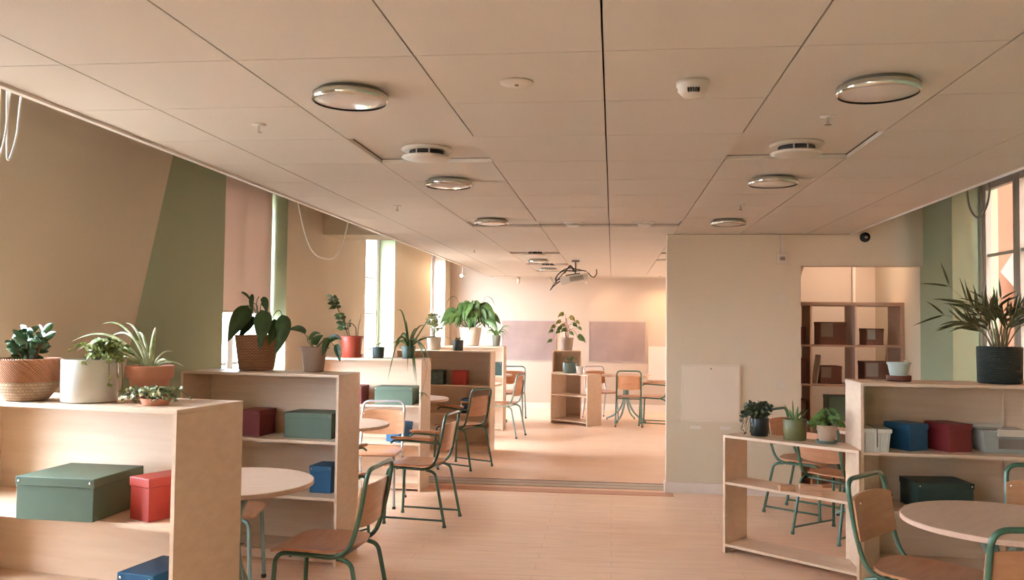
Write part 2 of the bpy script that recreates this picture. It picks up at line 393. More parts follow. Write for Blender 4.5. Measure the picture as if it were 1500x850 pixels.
for q in ((1.75, 1.81, .3, HEAD), (2.59, 2.65, .3, HEAD), (1.81, 2.59, .3, .36), (1.81, 2.59, HEAD-.06, HEAD), (1.81, 2.59, 1.6, 1.64)): fr.box(q[0], q[1], fy, fy+.06, q[2], q[3])
struct(fr.build('window_%d' % n, m_winframe))
# roller blind over the second window on the left
t = thing('roller_blind', 'pale pink roller blind pulled halfway down the tall window left of the wicker basket', 'blind', (XL-.14, 6.99, 1.6))
b = MB(); b.box(-.002, .002, -.62, .62, .03, 1.3); b.build('blind_fabric', m_blind, t)
b = MB(); b.tube([(0, -.62, .02), (0, .62, .02)], .012); b.build('bottom_bar', m_trimw, t)
b = MB(); b.tube([(0, -.63, 1.33), (0, .63, 1.33)], .03, 12); b.build('roller', m_trimw, t)

# building outside the right window, with ground and storeys added to cut light
b = MB(); b.box(5.6, 8, -6, 34, -3, 16)
tag(b.build('building', m_facade), 'peach rendered building seen through the window on the right', 'building')
b = MB(); b.prism([(0, .37), (.9, -.15), (.9, .93)], 0, .05, Matrix(((0, 0, -1, 5.599), (-1, 0, 0, 13.1), (0, 1, 0, 2.0), (0, 0, 0, 1))))
tag(b.build('facade_panel', m_roofw), 'pale slanted panel on the peach building outside the right window', 'facade panel')
g = MB(); g.box(-60, 60, -60, 80, -3.2, -3); struct(g.build('ground', mat('courtyard_paving', (112, 106, 98), .9)))  # dark ground added to reduce light reaching the ceiling from below
g = MB(); g.box(XL-.36, XR+.36, YB-.1, YF+.2, ZH+.1, 16); g.box(XR+.16, XR+.36, YF+.2, 34, -3, 16); g.box(XL-.36, XR+.36, YB-.1, YF+.2, -3, -.1); struct(g.build('wall_sky_block', m_facade))  # unseen masses added to block sky light along the courtyard

# ------------------------------------------------------------------ bookcases
def bookcase(loc, rot, width, depth, levels, label, group, back=True, height=None, dividers=()):
    """origin: front RIGHT bottom corner; local -x runs left along the front, +y goes back. levels: tops of the boards"""
    t = thing('bookcase', label, 'bookcase', loc, rot, group); th = .018; H = levels[0]
    for x in (-width, -th):
        s = MB(); s.box(x, x+th, 0, depth, 0, H-th if True else H); s.build('side_panel', m_ply, t, bevel=.001)
    s = MB(); s.box(-width, 0, 0, depth, H-th, H); s.build('top_panel', m_ply, t, bevel=.001)
    for z in levels[1:]:
        s = MB(); s.box(-width+th, -th, .002, depth-.012, z-th, z); s.build('shelf', m_ply, t)
    if back:
        s = MB(); s.box(-width+th, -th, depth-.01, depth-.002, .06, H-th); s.build('back_panel', m_ply, t)
        s = MB(); s.box(-width+th, -th, .02, .036, .022, levels[-1]-th); s.build('plinth', m_ply, t)
    return t
def LV(*a): return list(a)
G = 'birch plywood bookcases of the left row'
rot = lambda a, b: math.atan2(a[1]-b[1], a[0]-b[0])
def front(a, b): return rot(a, b)
S1 = ((-1.622, 3.07, 0), rot((-1.625, 3.07), (-2.47, 3.225)))
S2 = ((-1.722, 5.30, 0), rot((-1.726, 5.33), (-2.797, 5.45)))
S3 = ((-1.737, 7.74, 0), rot((-1.735, 7.70), (-2.76, 7.746)))
S4 = ((-1.44, 10.15, 0), rot((0, 0), (-1, .02)))
S5 = ((-1.56, 12.3, 0), 0)
bookcase(*S1, 1.3, .42, [1.21, .77, .40, .085], 'nearest birch plywood bookcase at the left edge, carrying the jute bowl and terracotta pot', G)
bookcase(*S2, 1.13, .34, [1.21, .785, .43, .085], 'birch plywood bookcase with the large wicker basket plant on top', G)
bookcase(*S3, 1.13, .34, [1.21, .785, .44, .085], 'birch plywood bookcase with the red plastic pot and long-bladed spider plant on top', G)
bookcase(*S4, 1.15, .36, [1.21, .80, .46, .085], 'birch plywood bookcase holding the marbled box and bright red box, fourth in the left row', G)
bookcase(*S5, 1.15, .36, [1.21, .79, .44, .085], 'farthest birch plywood bookcase of the left row, under the big cream pot', G)
S6 = ((2.70, 5.43, 0), rot((2.429, 5.441), (1.508, 5.475)))
t6 = bookcase(*S6, 1.195, .41, [1.21, .79, .44, .085], 'tall birch plywood bookcase at the right edge with the dark fibre palm pot on top', 'bookcases on the right side')
d = MB(); d.box(-.24, -.236, .385, .397, .06, 1.19); d.build('back_seam', m_plyedge, t6)
a = math.atan2(5.443-6.06, 1.49-.756)
S7 = ((1.488, 5.452, 0), a)
bookcase(*S7, .955, .28, [.80, .482, .062], 'low open birch shelf unit standing at an angle with three potted plants', 'bookcases on the right side', back=False)
a8 = math.atan2(-.4, .555)
S8 = ((-.375, 13.08, 0), a8)
bookcase(*S8, .72, .36, [.78, .452, .062], 'small low birch shelf unit in the middle of the far room', 'shelf units in the far room', back=False)
S9 = ((-.50, 13.78, 0), .0)
bookcase(*S9, .46, .34, [1.12, .78, .42, .06], 'narrow taller birch unit behind the low far shelf, carrying the ribbed cream pot', 'shelf units in the far room')

def on(S, x, y, z):
    """place: x to the LEFT along the front (negative), y back, on height z of bookcase S"""
    (ox, oy, _), r = S
    return (ox+x*math.cos(r)-y*math.sin(r), oy+x*math.sin(r)+y*math.cos(r), z)

# ------------------------------------------------------------------ storage boxes
def sbox(loc, rz, w, d, h, m, label, group, studs=True):
    """origin: centre of base"""
    t = thing('storage_box', label, 'box', loc, rz, group); lh = h*.22
    b = MB(); b.box(-w/2+.004, w/2-.004, -d/2+.004, d/2-.004, 0, h-.004); b.build('box_body', m, t, bevel=.002)
    b = MB(); b.box(-w/2, w/2, -d/2, d/2, h-lh, h); lid = b.build('lid', m, t, bevel=.003)
    if studs:
        for x in (-w/2+.016, w/2-.016):
            s = MB(); T = Matrix.Translation((x, -d/2-.0005, h-lh*.5)) @ Matrix.Rotation(PI/2, 4, 'X'); prof = [(0, 0), (.006, 0), (.005, .002), (0, .003)]
            vs = MB(); vs.lathe(prof, n=12, close=False); s.add([T @ Vector(v) for v in vs.v], vs.f, True); s.build('stud', m_stud, lid)
    return t
GL = 'storage boxes on the left bookcases'; GR = 'storage boxes on the right bookcase'
r1 = S1[1]
sbox((-2.125, 3.27, .771), r1*.2, .335, .33, .165, m_bgreen, 'large grey-green lidded box on the nearest left bookcase', GL)
sbox((-1.765, 3.265, .771), -.45, .125, .235, .165, m_bred, 'bright orange-red lidded box beside the large grey-green box, nearest bookcase', GL, studs=False)
sbox((-1.80, 3.29, .401), r1, .17, .26, .165, m_bblue, 'blue lidded box on the lowest visible shelf of the nearest bookcase', GL)
r2_ = S2[1]
sbox((-2.37, 5.565, .786), r2_, .165, .22, .17, m_bwine, 'wine-red lidded box under the wicker basket', GL)
sbox((-1.955, 5.545, .786), r2_, .34, .24, .165, m_bgreen, 'grey-green lidded box under the taupe pot', GL)
sbox((-1.875, 5.55, .431), r2_, .155, .20, .175, m_bblue, 'dark blue lidded box behind the round table near the left row', GL)
r3 = S3[1]
sbox((-2.39, 7.90, .786), r3, .17, .22, .165, m_bwine, 'wine-red lidded box half hidden behind the second bookcase, above the white chair', GL)
sbox((-2.0, 7.89, .786), r3, .37, .24, .165, m_bgreen, 'grey-green lidded box under the long-bladed spider plant', GL)
sbox((-1.97, 7.88, .441), -.5, .17, .19, .18, m_bblue, 'blue lidded box between the silver chair and the green armchair', GL, studs=False)
sbox((-2.105, 10.32, .801), 0, .17, .2, .17, m_bgrey, 'marbled grey-green lidded box on the fourth bookcase', GL, studs=False)
sbox((-1.83, 10.32, .801), 0, .18, .2, .17, m_bred, 'small bright red lidded box on the fourth bookcase', GL)
sbox((-1.72, 10.33, .461), 0, .17, .2, .17, m_bblue, 'small blue lidded box behind the green armchair back, fourth bookcase', GL)
sbox((-1.66, 12.46, .791), 0, .14, .2, .19, m_bdark, 'dark grey-green box at the end of the farthest left bookcase', GL)
r6 = S6[1]
sbox((1.835, 5.68, .791), .55, .165, .2, .165, m_bblue, 'blue lidded box on the right bookcase between white bin and red box', GR, studs=False)
sbox((2.085, 5.68, .791), .35, .17, .22, .17, m_bwine, 'wine-red lidded box on the right bookcase', GR, studs=False)
sbox((2.005, 5.66, .441), .1, .345, .26, .165, m_bdark, 'large dark green lidded box low on the right bookcase behind the round table', GR)
# ribbed white bin with strap
t = thing('plastic_bin', 'small white ribbed plastic bin with a lid at the left end of the right bookcase', 'bin', (1.605, 5.60, .791), r6, GR)
b = MB()
def frustum(b, w0, d0, w1, d1, z0, z1):
    b.add([(-w0/2, -d0/2, z0), (w0/2, -d0/2, z0), (w0/2, d0/2, z0), (-w0/2, d0/2, z0), (-w1/2, -d1/2, z1), (w1/2, -d1/2, z1), (w1/2, d1/2, z1), (-w1/2, d1/2, z1)],
          [(3, 2, 1, 0), (4, 5, 6, 7), (0, 1, 5, 4), (1, 2, 6, 5), (2, 3, 7, 6), (3, 0, 4, 7)])
frustum(b, .15, .2, .168, .22, 0, .115)
for k in range(5):
    x = -.06+.03*k; b.add([(x-.006, -.105, 0), (x+.006, -.105, 0), (x+.006, -.115, .115), (x-.006, -.115, .115), (x-.006, -.098, 0), (x+.006, -.098, 0), (x+.006, -.105, .115), (x-.006, -.105, .115)],
          [(0, 1, 2, 3), (4, 0, 3, 7), (1, 5, 6, 2)])
b.build('bin_body', m_whitebin, t, bevel=.002)
b = MB(); b.box(-.09, .09, -.118, .115, .115, .14); b.build('lid', m_whitebin, t, bevel=.003)
b = MB(); b.box(.0, .005, -.1195, .1, .1405, .142); b.box(.0, .005, -.1205, -.1185, .03, .142); b.build('strap', m_void, t)
# clear box with white clip handles
t = thing('clear_box', 'translucent plastic box with white clip handle at the right end of the bookcase shelf', 'box', (2.385, 5.665, .791), r6, GR)
b = MB(); frustum(b, .25, .2, .27, .225, 0, .125); b.build('box_body', m_clear, t, bevel=.004)
b = MB(); b.box(-.14, .14, -.118, .118, .125, .138); b.build('lid', m_clear, t, bevel=.003)
b = MB(); b.box(-.055, .105, -.124, -.1, .105, .145); b.build('clip_handle', m_plastic, t, bevel=.003)
b = MB(); b.box(-.12, .05, .1, .124, .125, .158); b.build('clip_handle', m_plastic, t, bevel=.003)
b = MB(); b.box(-.05, .1, -.1135, -.111, .03, .09); b.build('paper_insert', m_cardlab, t)
# wooden blocks on the low unit
for k, (x, y, z, w_, d_, h_, rz, lb) in enumerate([(1.13, 5.80, .483, .10, .05, .035, .2, 'thin pale wooden block on the low angled shelf, left of the stack'),
        (1.262, 5.70, .483, .14, .085, .03, -.25, 'bottom wooden block of the small stack on the low angled shelf'),
        (1.258, 5.70, .514, .135, .08, .028, -.1, 'top wooden block of the small stack on the low angled shelf')]):
    b = MB(); b.box(-w_/2, w_/2, -d_/2, d_/2, 0, h_); tag(b.build('wooden_block', m_wood, bevel=.002, loc=(x, y, z), rotz=rz), lb, 'block', 'wooden blocks')

# ------------------------------------------------------------------ chairs
def make_chair(tube_m, arms, label, loc, rotz, group, wood=m_seat, stretch=None):
    t = thing('armchair' if arms else 'chair', label, 'chair', loc, rotz, group); r = .0115; W = .185
    if stretch is None: stretch = arms
    z = .435
    left = [(-W-.015, .215, 0), (-W, .195, z), (-W, -.165, z-.012), (-W, -.225, .60), (-W, -.265, .845)]
    right = [(-x, y, zz) for x, y, zz in left][::-1]
    b = MB(); b.tube(fillet(left+right, [0, .06, .11, .15, .065, .065, .15, .11, .06, 0], 6), r, 10); fr = b.build('frame', tube_m, t)
    for s in (-1, 1):
        b = MB(); b.tube(fillet([(s*W, -.12, z-.012), (s*(W+.002), -.19, z-.03), (s*(W+.015), -.275, 0)], .06, 5), r, 10); rl = b.build('rear_leg', tube_m, t)
        cap = m_black if not stretch else tube_m
        b = MB(); b.lathe([(0, 0), (.015, 0), (.015, .018), (.0115, .022)], (s*(W+.015), -.272, 0), 10); b.build('foot_cap', cap, rl)
        b = MB(); b.lathe([(0, 0), (.015, 0), (.015, .018), (.0115, .022)], (s*(W+.014), .214, 0), 10); b.build('foot_cap', cap, fr)
        if stretch:
            b = MB(); b.tube([(s*(W+.014), .21, .05), (s*(W+.014), -.268, .05)], .008, 8); b.build('stretcher', tube_m, t)
    b = MB(); b.tube([(-W, .12, z-.014), (W, .12, z-.014)], .008, 8); b.tube([(-W, -.12, z-.02), (W, -.12, z-.02)], .008, 8); b.build('seat_rail', tube_m, t)
    # seat: rounded plywood, dished, front edge rolled down
    nx, ny = 14, 14; vs = []; th = .011
    def sp(u, v):
        y = -.195+.42*v; e = 1.0
        w = .202
        if v < .38: w = .202*math.sqrt(max(0, 1-((.38-v)/.38)**2.6))**1*.96+.008
        if v > .9: w = .202*(1-.10*((v-.9)/.1)**2)
        x = u*w; zz = .459 - .014*(1-u*u)*math.sin(PI*min(1, v)) - (.016*((v-.78)/.22)**2 if v > .78 else 0) + .01*max(0, .25-v)/.25
        return x, y, zz
    for side in (0, 1):
        for j in range(ny+1):
            for i in range(nx+1):
                x, y, zz = sp(-1+2*i/nx, j/ny); vs.append((x, y, zz-side*th))
    N = (nx+1)*(ny+1); fs = []
    for j in range(ny):
        for i in range(nx):
            a_ = j*(nx+1)+i; q = (a_, a_+1, a_+nx+2, a_+nx+1); fs.append(q); fs.append(tuple(k+N for k in q[::-1]))
    for i in range(nx): fs += [(i, i+N, i+1+N, i+1), (ny*(nx+1)+i+1, ny*(nx+1)+i+1+N, ny*(nx+1)+i+N, ny*(nx+1)+i)]
    for j in range(ny): a_ = j*(nx+1); c_ = a_+nx; fs += [(a_+nx+1, a_+nx+1+N, a_+N, a_), (c_, c_+N, c_+nx+1+N, c_+nx+1)]
    b = MB(); b.add(vs, fs, True); o = b.build('seat', wood, t); o.modifiers.new('es', 'EDGE_SPLIT').split_angle = .9
    # backrest: curved board between the uprights
    nx, ny = 14, 5; vs = []
    for side in (0, 1):
        for j in range(ny+1):
            for i in range(nx+1):
                u = -1+2*i/nx; v = j/ny; zz = .565+.2*v
                edge = .012*(abs(u)**8)
                zz += (edge if v == 0 else (-edge if v == 1 else 0)); zz += .012*(1-u*u)*(1 if v > .5 else -1)*abs(v-.5)*1.2
                yb = -.222-.04*(zz-.60)/.245-.03*(1-u*u)
                vs.append((u*.188, yb+.020-(.010 if side else 0), zz))
    N = (nx+1)*(ny+1); fs = []
    for j in range(ny):
        for i in range(nx):
            a_ = j*(nx+1)+i; q = (a_, a_+1, a_+nx+2, a_+nx+1); fs.append(q); fs.append(tuple(k+N for k in q[::-1]))
    for i in range(nx): fs += [(i, i+N, i+1+N, i+1), (ny*(nx+1)+i+1, ny*(nx+1)+i+1+N, ny*(nx+1)+i+N, ny*(nx+1)+i)]
    for j in range(ny): a_ = j*(nx+1); c_ = a_+nx; fs += [(a_+nx+1, a_+nx+1+N, a_+N, a_), (c_, c_+N, c_+nx+1+N, c_+nx+1)]
    b = MB(); b.add(vs, fs, True); o = b.build('backrest', wood, t); br = o; o.modifiers.new('es', 'EDGE_SPLIT').split_angle = .9
    for s in (-1, 1):
        b = MB(); b.lathe([(0, 0), (.006, 0), (.005, .004), (0, .005)], (0, 0, 0), 10, close=False)
        T = Matrix.Translation((s*.165, -.212, .74)) @ Matrix.Rotation(-PI/2, 4, 'X'); q = MB(); q.add([T @ Vector(v) for v in b.v], b.f, True); q.build('screw', m_stud, br)
    if arms:
        for s in (-1, 1):
            x = s*(W+.022)
            b = MB(); b.tube(fillet([(s*W, -.232, .625), (x, -.2, .632), (x, .13, .645), (x, .165, .62)], .03), .009, 8); b.build('arm_tube', tube_m, t)
            b = MB(); b.prism([(x-.02, -.17), (x+.02, -.17), (x+.022, .12), (x+.014, .165), (x-.014, .165), (x-.022, .12)], .653, .672, T=Matrix.Identity(4)); b.build('armrest', wood, t, bevel=.004)
    return t
R = math.radians
GC = 'green tube chairs'; GA = 'green tube armchairs'; GS = 'silver tube chairs'; GY = 'grey-green tube chairs'
c1 = make_chair(m_gtube, False, 'green-framed plywood chair in the left foreground, pulled up to the nearest left table', (-1.40, 4.20, 0), R(86), GC)
dup(c1, 'green-framed plywood chair in the right foreground, left of the right-hand round table', (1.40, 4.12, 0), R(-131), GC)
dup(c1, 'green-framed chair cut off by the lower right corner of the picture', (1.47, 3.50, 0), R(8), GC)
dup(c1, 'green-framed chair behind the right-hand round table, cut by the right picture edge', (2.13, 4.48, 0), R(160), GC)
dup(c1, 'green-framed chair seen from behind in front of the far star-legged table', (.25, 13.42, 0), R(0), GC)
a1 = make_chair(m_gtube, True, 'green-framed armchair beside the aisle at the second left table', (-1.50, 6.68, 0), R(83), GA)
dup(a1, 'green-framed armchair beside the aisle at the third left table, beyond the threshold', (-1.62, 9.22, 0), R(64), GA)
dup(a1, 'green-framed armchair on the wall side of the second left table, mostly hidden', (-2.02, 6.02, 0), R(-25), GA)
dup(a1, 'green-framed armchair at the right of the far star-legged table, cut by the partition', (.66, 13.5, 0), R(78), GA)
ch_st = make_chair(m_gtube, False, 'green-framed chair against the partition, behind the low angled shelf', (1.60, 7.42, 0), R(-127), GC, stretch=True)
dup(ch_st, 'green-framed chair right behind the beige pot on the low angled shelf', (1.68, 6.70, 0), R(-50), GC)
ch_st.rotation_euler.z = R(-128)
s1 = make_chair(m_stube, False, 'silver-framed chair facing the camera behind the second left table', (-2.0, 7.22, 0), R(183), GS)
dup(s1, 'silver-framed chair at the left of the far star-legged table, behind the low far shelf', (-.18, 14.25, 0), R(-150), GS)
g1 = make_chair(m_ltube, False, 'grey-green framed chair behind the nearest left table, half hidden by the bookcase', (-2.25, 4.80, 0), R(-78), GY)
dup(g1, 'grey-green framed chair side-on at the fourth left table near the far wall', (-1.50, 11.78, 0), R(78), GY)
dup(g1, 'grey-green framed chair facing the camera by the far wall under the left pinboard', (-1.60, 13.75, 0), R(180), GY)

# ------------------------------------------------------------------ round tables
def make_table(label, loc, rz, r=.4, leg_m=m_ltube):
    t = thing('round_table', label, 'table', loc, rz, 'round tables')
    b = MB(); b.lathe([(0, .716), (r-.004, .716), (r, .719), (r, .737), (r-.003, .74), (0, .74)], n=64, smooth=False, close=False); b.build('tabletop', m_top, t)
    b = MB(); b.box(-.13, .13, -.13, .13, .708, .7155); b.box(r-.15, r-.09, -.02, .02, .705, .7155); b.build('mounting_plate', m_black, t)
    for k in range(4):
        a = PI/4+k*PI/2; c, s = math.cos(a), math.sin(a); Q = lambda d, z: (c*d, s*d, z)
        b = MB(); b.tube(fillet([Q(.15, .70), Q(.10, .68), Q(.036, .56), Q(.036, .30), Q(.17, .10), Q(.34, .022)], [0, .04, .1, .12, .12, 0], 6), .0165, 10); lg = b.build('leg', leg_m, t)
        b = MB(); b.lathe([(0, 0), (.014, 0), (.014, .012), (0, .014)], Q(.335, 0), 10); b.build('foot_cap', m_black, lg)
    b = MB(); b.lathe([(0, .40), (.03, .40), (.03, .43), (0, .43)], n=16); b.tube([(-.06, 0, .42), (.06, 0, .42)], .006); b.build('collar_bolt', m_stud, t)
    return t
t1 = make_table('nearest left round table, grey-green legs, beside the foreground green chair', (-1.90, 4.18, 0), .3)
dup(t1, 'right-hand round table cut by the right picture edge', (1.65, 3.90, 0), .9)
dup(t1, 'small part of a round table between the second bookcase and the silver chair', (-2.16, 6.66, 0), .2)
dup(t1, 'round table in front of the fourth left bookcase, left of an armchair', (-2.14, 9.06, 0), .5)
dup(t1, 'round table between the fourth and the farthest left bookcases', (-1.87, 11.45, 0), .3)
dup(t1, 'round table beside the far wall under the left pinboard', (-1.97, 13.5, 0), .6)
dup(t1, 'round star-legged table in the far room under the right pinboard', (.22, 14.0, 0), .35)
dup(t1, 'round table behind the tall right bookcase, only one foot showing', (2.12, 7.2, 0), .15)

# ------------------------------------------------------------------ potted plants
def pot(t, prof, m, n=40, name='pot', smooth=True):
    b = MB(); b.lathe(prof, n=n, smooth=smooth, close=False); o = b.build(name, m, t)
    if smooth: o.modifiers.new('es', 'EDGE_SPLIT').split_angle = .8
    return o
def cylpot(t, r0, r1, h, m, th=.006, rim=None):
    p_ = [(0, 0), (r0-.004, 0), (r0, .004)]
    if rim: p_ += [(r0+(r1-r0)*.62, h-rim), (r1+.006, h-rim), (r1+.008, h-.002), (r1+.006, h)]
    else: p_ += [(r1, h-.003), (r1-.002, h)]
    p_ += [(r1-th, h), (r1-th, h*.82), (0, h*.82)]
    pot(t, p_, m)
    b = MB(); b.lathe([(0, 0), (r1-th-.001, 0)], (0, 0, h*.84), 24, close=False); b.build('soil', m_soil, t)
def plant(label, loc, group='potted plants on the shelf units', rotz=0): return thing('potted_plant', label, 'plant', loc, rotz, group)
def rnd(a, b): return random.uniform(a, b)

# jade plant in a two-tone jute bowl
t = plant('jade plant in a two-tone orange and tan jute bowl', (-2.40, 3.30, 1.212))
pot(t, [(0, 0), (.075, 0), (.085, .006), (.118, .05), (.124, .078)], m_jutel, name='bowl_base')
pot(t, [(.1245, .078), (.128, .13), (.131, .168), (.124, .172), (.118, .14), (0, .14)], m_jute, name='bowl')
b = MB(); b.lathe([(0, .142), (.117, .142)], n=24, close=False); b.build('soil', m_soil, t)
st = MB(); lf = MB()
for (x, y, z) in [(-.075, .0, .25), (-.03, .02, .285), (.055, .01, .275), (.02, -.03, .24), (-.09, .03, .235), (.085, -.02, .26), (-.02, -.04, .215), (.03, .03, .22), (-.05, -.02, .20)]:
    st.tube([(x*.15, y*.15, .14), (x*.5, y*.5, .18), (x, y, z)], [.008, .006, .004], 6)
    for k in range(9):
        a = k*2.4+rnd(-.3, .3); d = rnd(.04, .055); e = rnd(-.01, .045); z0 = z-.05*k/9
        p0 = (x*(z0-.14)/(z-.14), y*(z0-.14)/(z-.14), z0)
        lf.leaf(p0, (p0[0]+math.cos(a)*d*.5, p0[1]+math.sin(a)*d*.5, z0+e*.6), (p0[0]+math.cos(a)*d, p0[1]+math.sin(a)*d, z0+e), rnd(.026, .034), 'oval', .3, 6, side='f')
st.build('stems', m_bark, t)
mj = mat('jade_leaf', (66, 92, 60), .18, spec=.8, var=(84, 110, 74), nscale=20); lf.build('foliage', mj, t)

# maidenhair in cream cylinder
t = plant('feathery pale green plant in a wide cream cylinder pot', (-2.13, 3.31, 1.212))
cylpot(t, .108, .108, .172, m_creampot)
lf = MB(); st = MB()
def sprig(st, lf, pts, n, sz, w, rr=.0012, kind='oval'):
    P = fillet(pts, .2, 6); st.tube(P, rr, 5)
    for k in range(n):
        i = int(len(P)*(.2+.8*k/n)); i = min(i, len(P)-1); p_ = P[i]; a = rnd(0, 6.28); e = rnd(-.3, .6)
        q = p_ + Vector((math.cos(a), math.sin(a), e))*sz*rnd(.7, 1.2)
        lf.leaf(p_, (p_+q)/2+Vector((0, 0, sz*.2)), q, w, kind, .2, 5, side='f')
for k in range(44):
    a = rnd(-1.6, 2.2); d = rnd(.05, .16); z = rnd(.19, .25)
    sprig(st, lf, [(0.02, 0, .14), (math.cos(a)*d*.5+.02, math.sin(a)*d*.5, z+.01), (math.cos(a)*d+.01, math.sin(a)*d, z-rnd(0, .035))], 16, .016, .018)
for k in range(4):
    a = rnd(-.5, .6); x = math.cos(a)*.118; y = math.sin(a)*.118
    sprig(st, lf, [(x*.5, y*.5, .15), (x, y, .20), (x*1.06, y*1.06, rnd(.02, .10))], 18, .016, .018)
st.build('stems', m_stem, t); lf.build('foliage', m_leafl, t)

# spider plant in terracotta pot
def blades(b, specs, w, z0):
    for (dx, dy, top, end, *rest) in specs:
        ww = rest[0] if rest else w
        b.leaf((dx*.04, dy*.04, z0), (dx*.45, dy*.45, top), (dx, dy, end), ww, 'strap', .5, 14, side='f')
t = plant('spider plant with arching striped blades in a terracotta pot', (-1.92, 3.40, 1.212))
cylpot(t, .068, .088, .145, m_terra, rim=.05)
b = MB(); blades(b, [(-.30, -.05, .33, .20), (-.22, .0, .36, .315), (-.13, .03, .32, .32), (-.31, .06, .30, .17), (-.26, -.1, .27, .15), (-.20, -.09, .22, .14), (-.10, .07, .30, .28), (.02, 0.0, .28, .305, .024), (-.34, -.02, .35, .24),
    (.10, -.02, .20, .155), (.13, .04, .19, .14), (-.06, -.03, .26, .25), (.05, .09, .22, .2), (-.24, .1, .33, .26), (-.28, -.02, .26, .13)],   .014, .12)
b.build('foliage', mat('striped_leaf', (148, 164, 98), .45, var=(226, 226, 190), nscale=30), t)

# trailing ivy around a terracotta saucer
t = plant('small trailing variegated plant spilling from a low terracotta dish in front of the terracotta pot', (-1.80, 3.235, 1.212))
pot(t, [(0, 0), (.05, 0), (.058, .026), (.054, .026), (.048, .012), (0, .012)], m_terra, name='dish')
b = MB(); b.lathe([(0, .018), (.05, .018)], n=20, close=False); b.build('soil', m_soil, t)
lf = MB(); st = MB()
for k in range(30):
    a = rnd(0, 6.28); d = rnd(.05, .17); e = max(abs(math.cos(a)), .3)
    x, y = math.cos(a)*d, math.sin(a)*d*.45
    sprig(st, lf, [(x*.1, y*.1, .02), (x*.5, y*.5, .05+rnd(0, .025)), (x, y, rnd(.012, .03))], 12, .016, .021)
st.build('stems', m_stem, t); lf.build('foliage', m_leafv, t)

# wicker basket with drooping peace lily
t = plant('drooping dark-leaved plant in a tall wicker basket', (-2.42, 5.65, 1.212))
pot(t, [(0, 0), (.108, 0), (.116, .006), (.135, .14), (.147, .232), (.142, .238), (.134, .23), (.126, .18), (0, .18)], m_wicker, 48, 'basket')
b = MB(); b.lathe([(0, .185), (.127, .185)], n=24, close=False); b.build('soil', m_soil, t)
lf = MB(); st = MB()
def drop(lf, st, arc, leafpts, w, kind='lance', rr=.003, side='f'):
    st.tube(fillet(arc, .3, 6), rr, 6); lf.leaf(*leafpts, w, kind, .35, 12, side=side)
drop(lf, st, [(0, 0, .18), (-.02, 0, .42), (-.06, -.03, .44)], [(-.06, -.03, .44), (-.10, -.08, .36), (-.155, -.12, .19)], .13, side=(1, .3, .2))
drop(lf, st, [(0, 0, .18), (-.01, 0, .47), (.02, -.03, .50)], [(-.03, -.02, .52), (-.05, -.03, .46), (-.02, -.02, .37)], .035)
drop(lf, st, [(0, 0, .18), (0, 0, .44), (-.03, -.01, .46)], [(-.115, -.02, .53), (-.06, -.02, .52), (-.015, -.02, .42)], .022)
drop(lf, st, [(.01, 0, .18), (.02, 0, .44), (.05, -.04, .48)], [(.03, -.03, .48), (.08, -.06, .48), (.09, -.06, .38)], .06)
drop(lf, st, [(.01, 0, .18), (.03, 0, .40), (.06, -.05, .40)], [(.05, -.06, .41), (.09, -.12, .34), (.085, -.155, .14)], .125, side=(1, .1, .1))
drop(lf, st, [(.01, 0, .18), (.13, 0, .40), (.17, -.02, .41), (.185, -.03, .37)], [(.185, -.03, .38), (.22, -.06, .28), (.175, -.11, .11)], .11, side=(1, .2, .3))
drop(lf, st, [(.01, 0, .18), (.10, .03, .34), (.13, .03, .34)], [(.12, 0, .35), (.16, -.06, .29), (.13, -.12, .17)], .09, side=(1, .3, 0))
drop(lf, st, [(0, 0, .18), (-.03, .04, .36), (-.05, .05, .36)], [(-.04, .03, .37), (-.10, .0, .30), (-.12, -.03, .20)], .09, side=(1, -.3, 0))
st.build('stems', m_stem, t); lf.build('foliage', m_leafd, t)

# taupe pot with broad leaves
t = plant('broad-leaved plant in a taupe pot at the right end of the second bookcase', (-1.985, 5.57, 1.212))
cylpot(t, .066, .092, .165, m_taupe, rim=.012)
lf = MB(); st = MB()
for arc, L_, w in [([(0, 0, .15), (-.03, 0, .2), (-.07, 0, .255)], [(-.065, 0, .25), (-.10, -.02, .31), (-.17, -.03, .275)], .05),
        ([(0, 0, .15), (-.02, -.02, .21), (.0, -.03, .24)], [(-.03, -.02, .21), (.0, -.03, .28), (.06, -.04, .25)], .03),
        ([(0, 0, .15), (-.05, -.01, .21), (-.04, 0, .24)], [(.0, -.03, .18), (.02, -.05, .22), (.085, -.07, .245)], .055),
        ([(0, 0, .15), (.07, 0, .22), (.11, 0, .20)], [(.10, -.02, .23), (.10, -.06, .19), (.085, -.08, .11)], .05),
        ([(0, 0, .15), (.08, -.02, .22), (.12, -.02, .20)], [(.10, -.01, .20), (.15, -.02, .26), (.20, -.03, .215)], .045),
        ([(0, 0, .15), (.1, -.02, .22), (.15, -.02, .17)], [(.145, -.02, .18), (.175, -.04, .14), (.20, -.06, .07)], .06)]:
    drop(lf, st, arc, L_, w, 'heart', .0025)
st.build('stems', m_stem, t); lf.build('foliage', m_leafd, t)

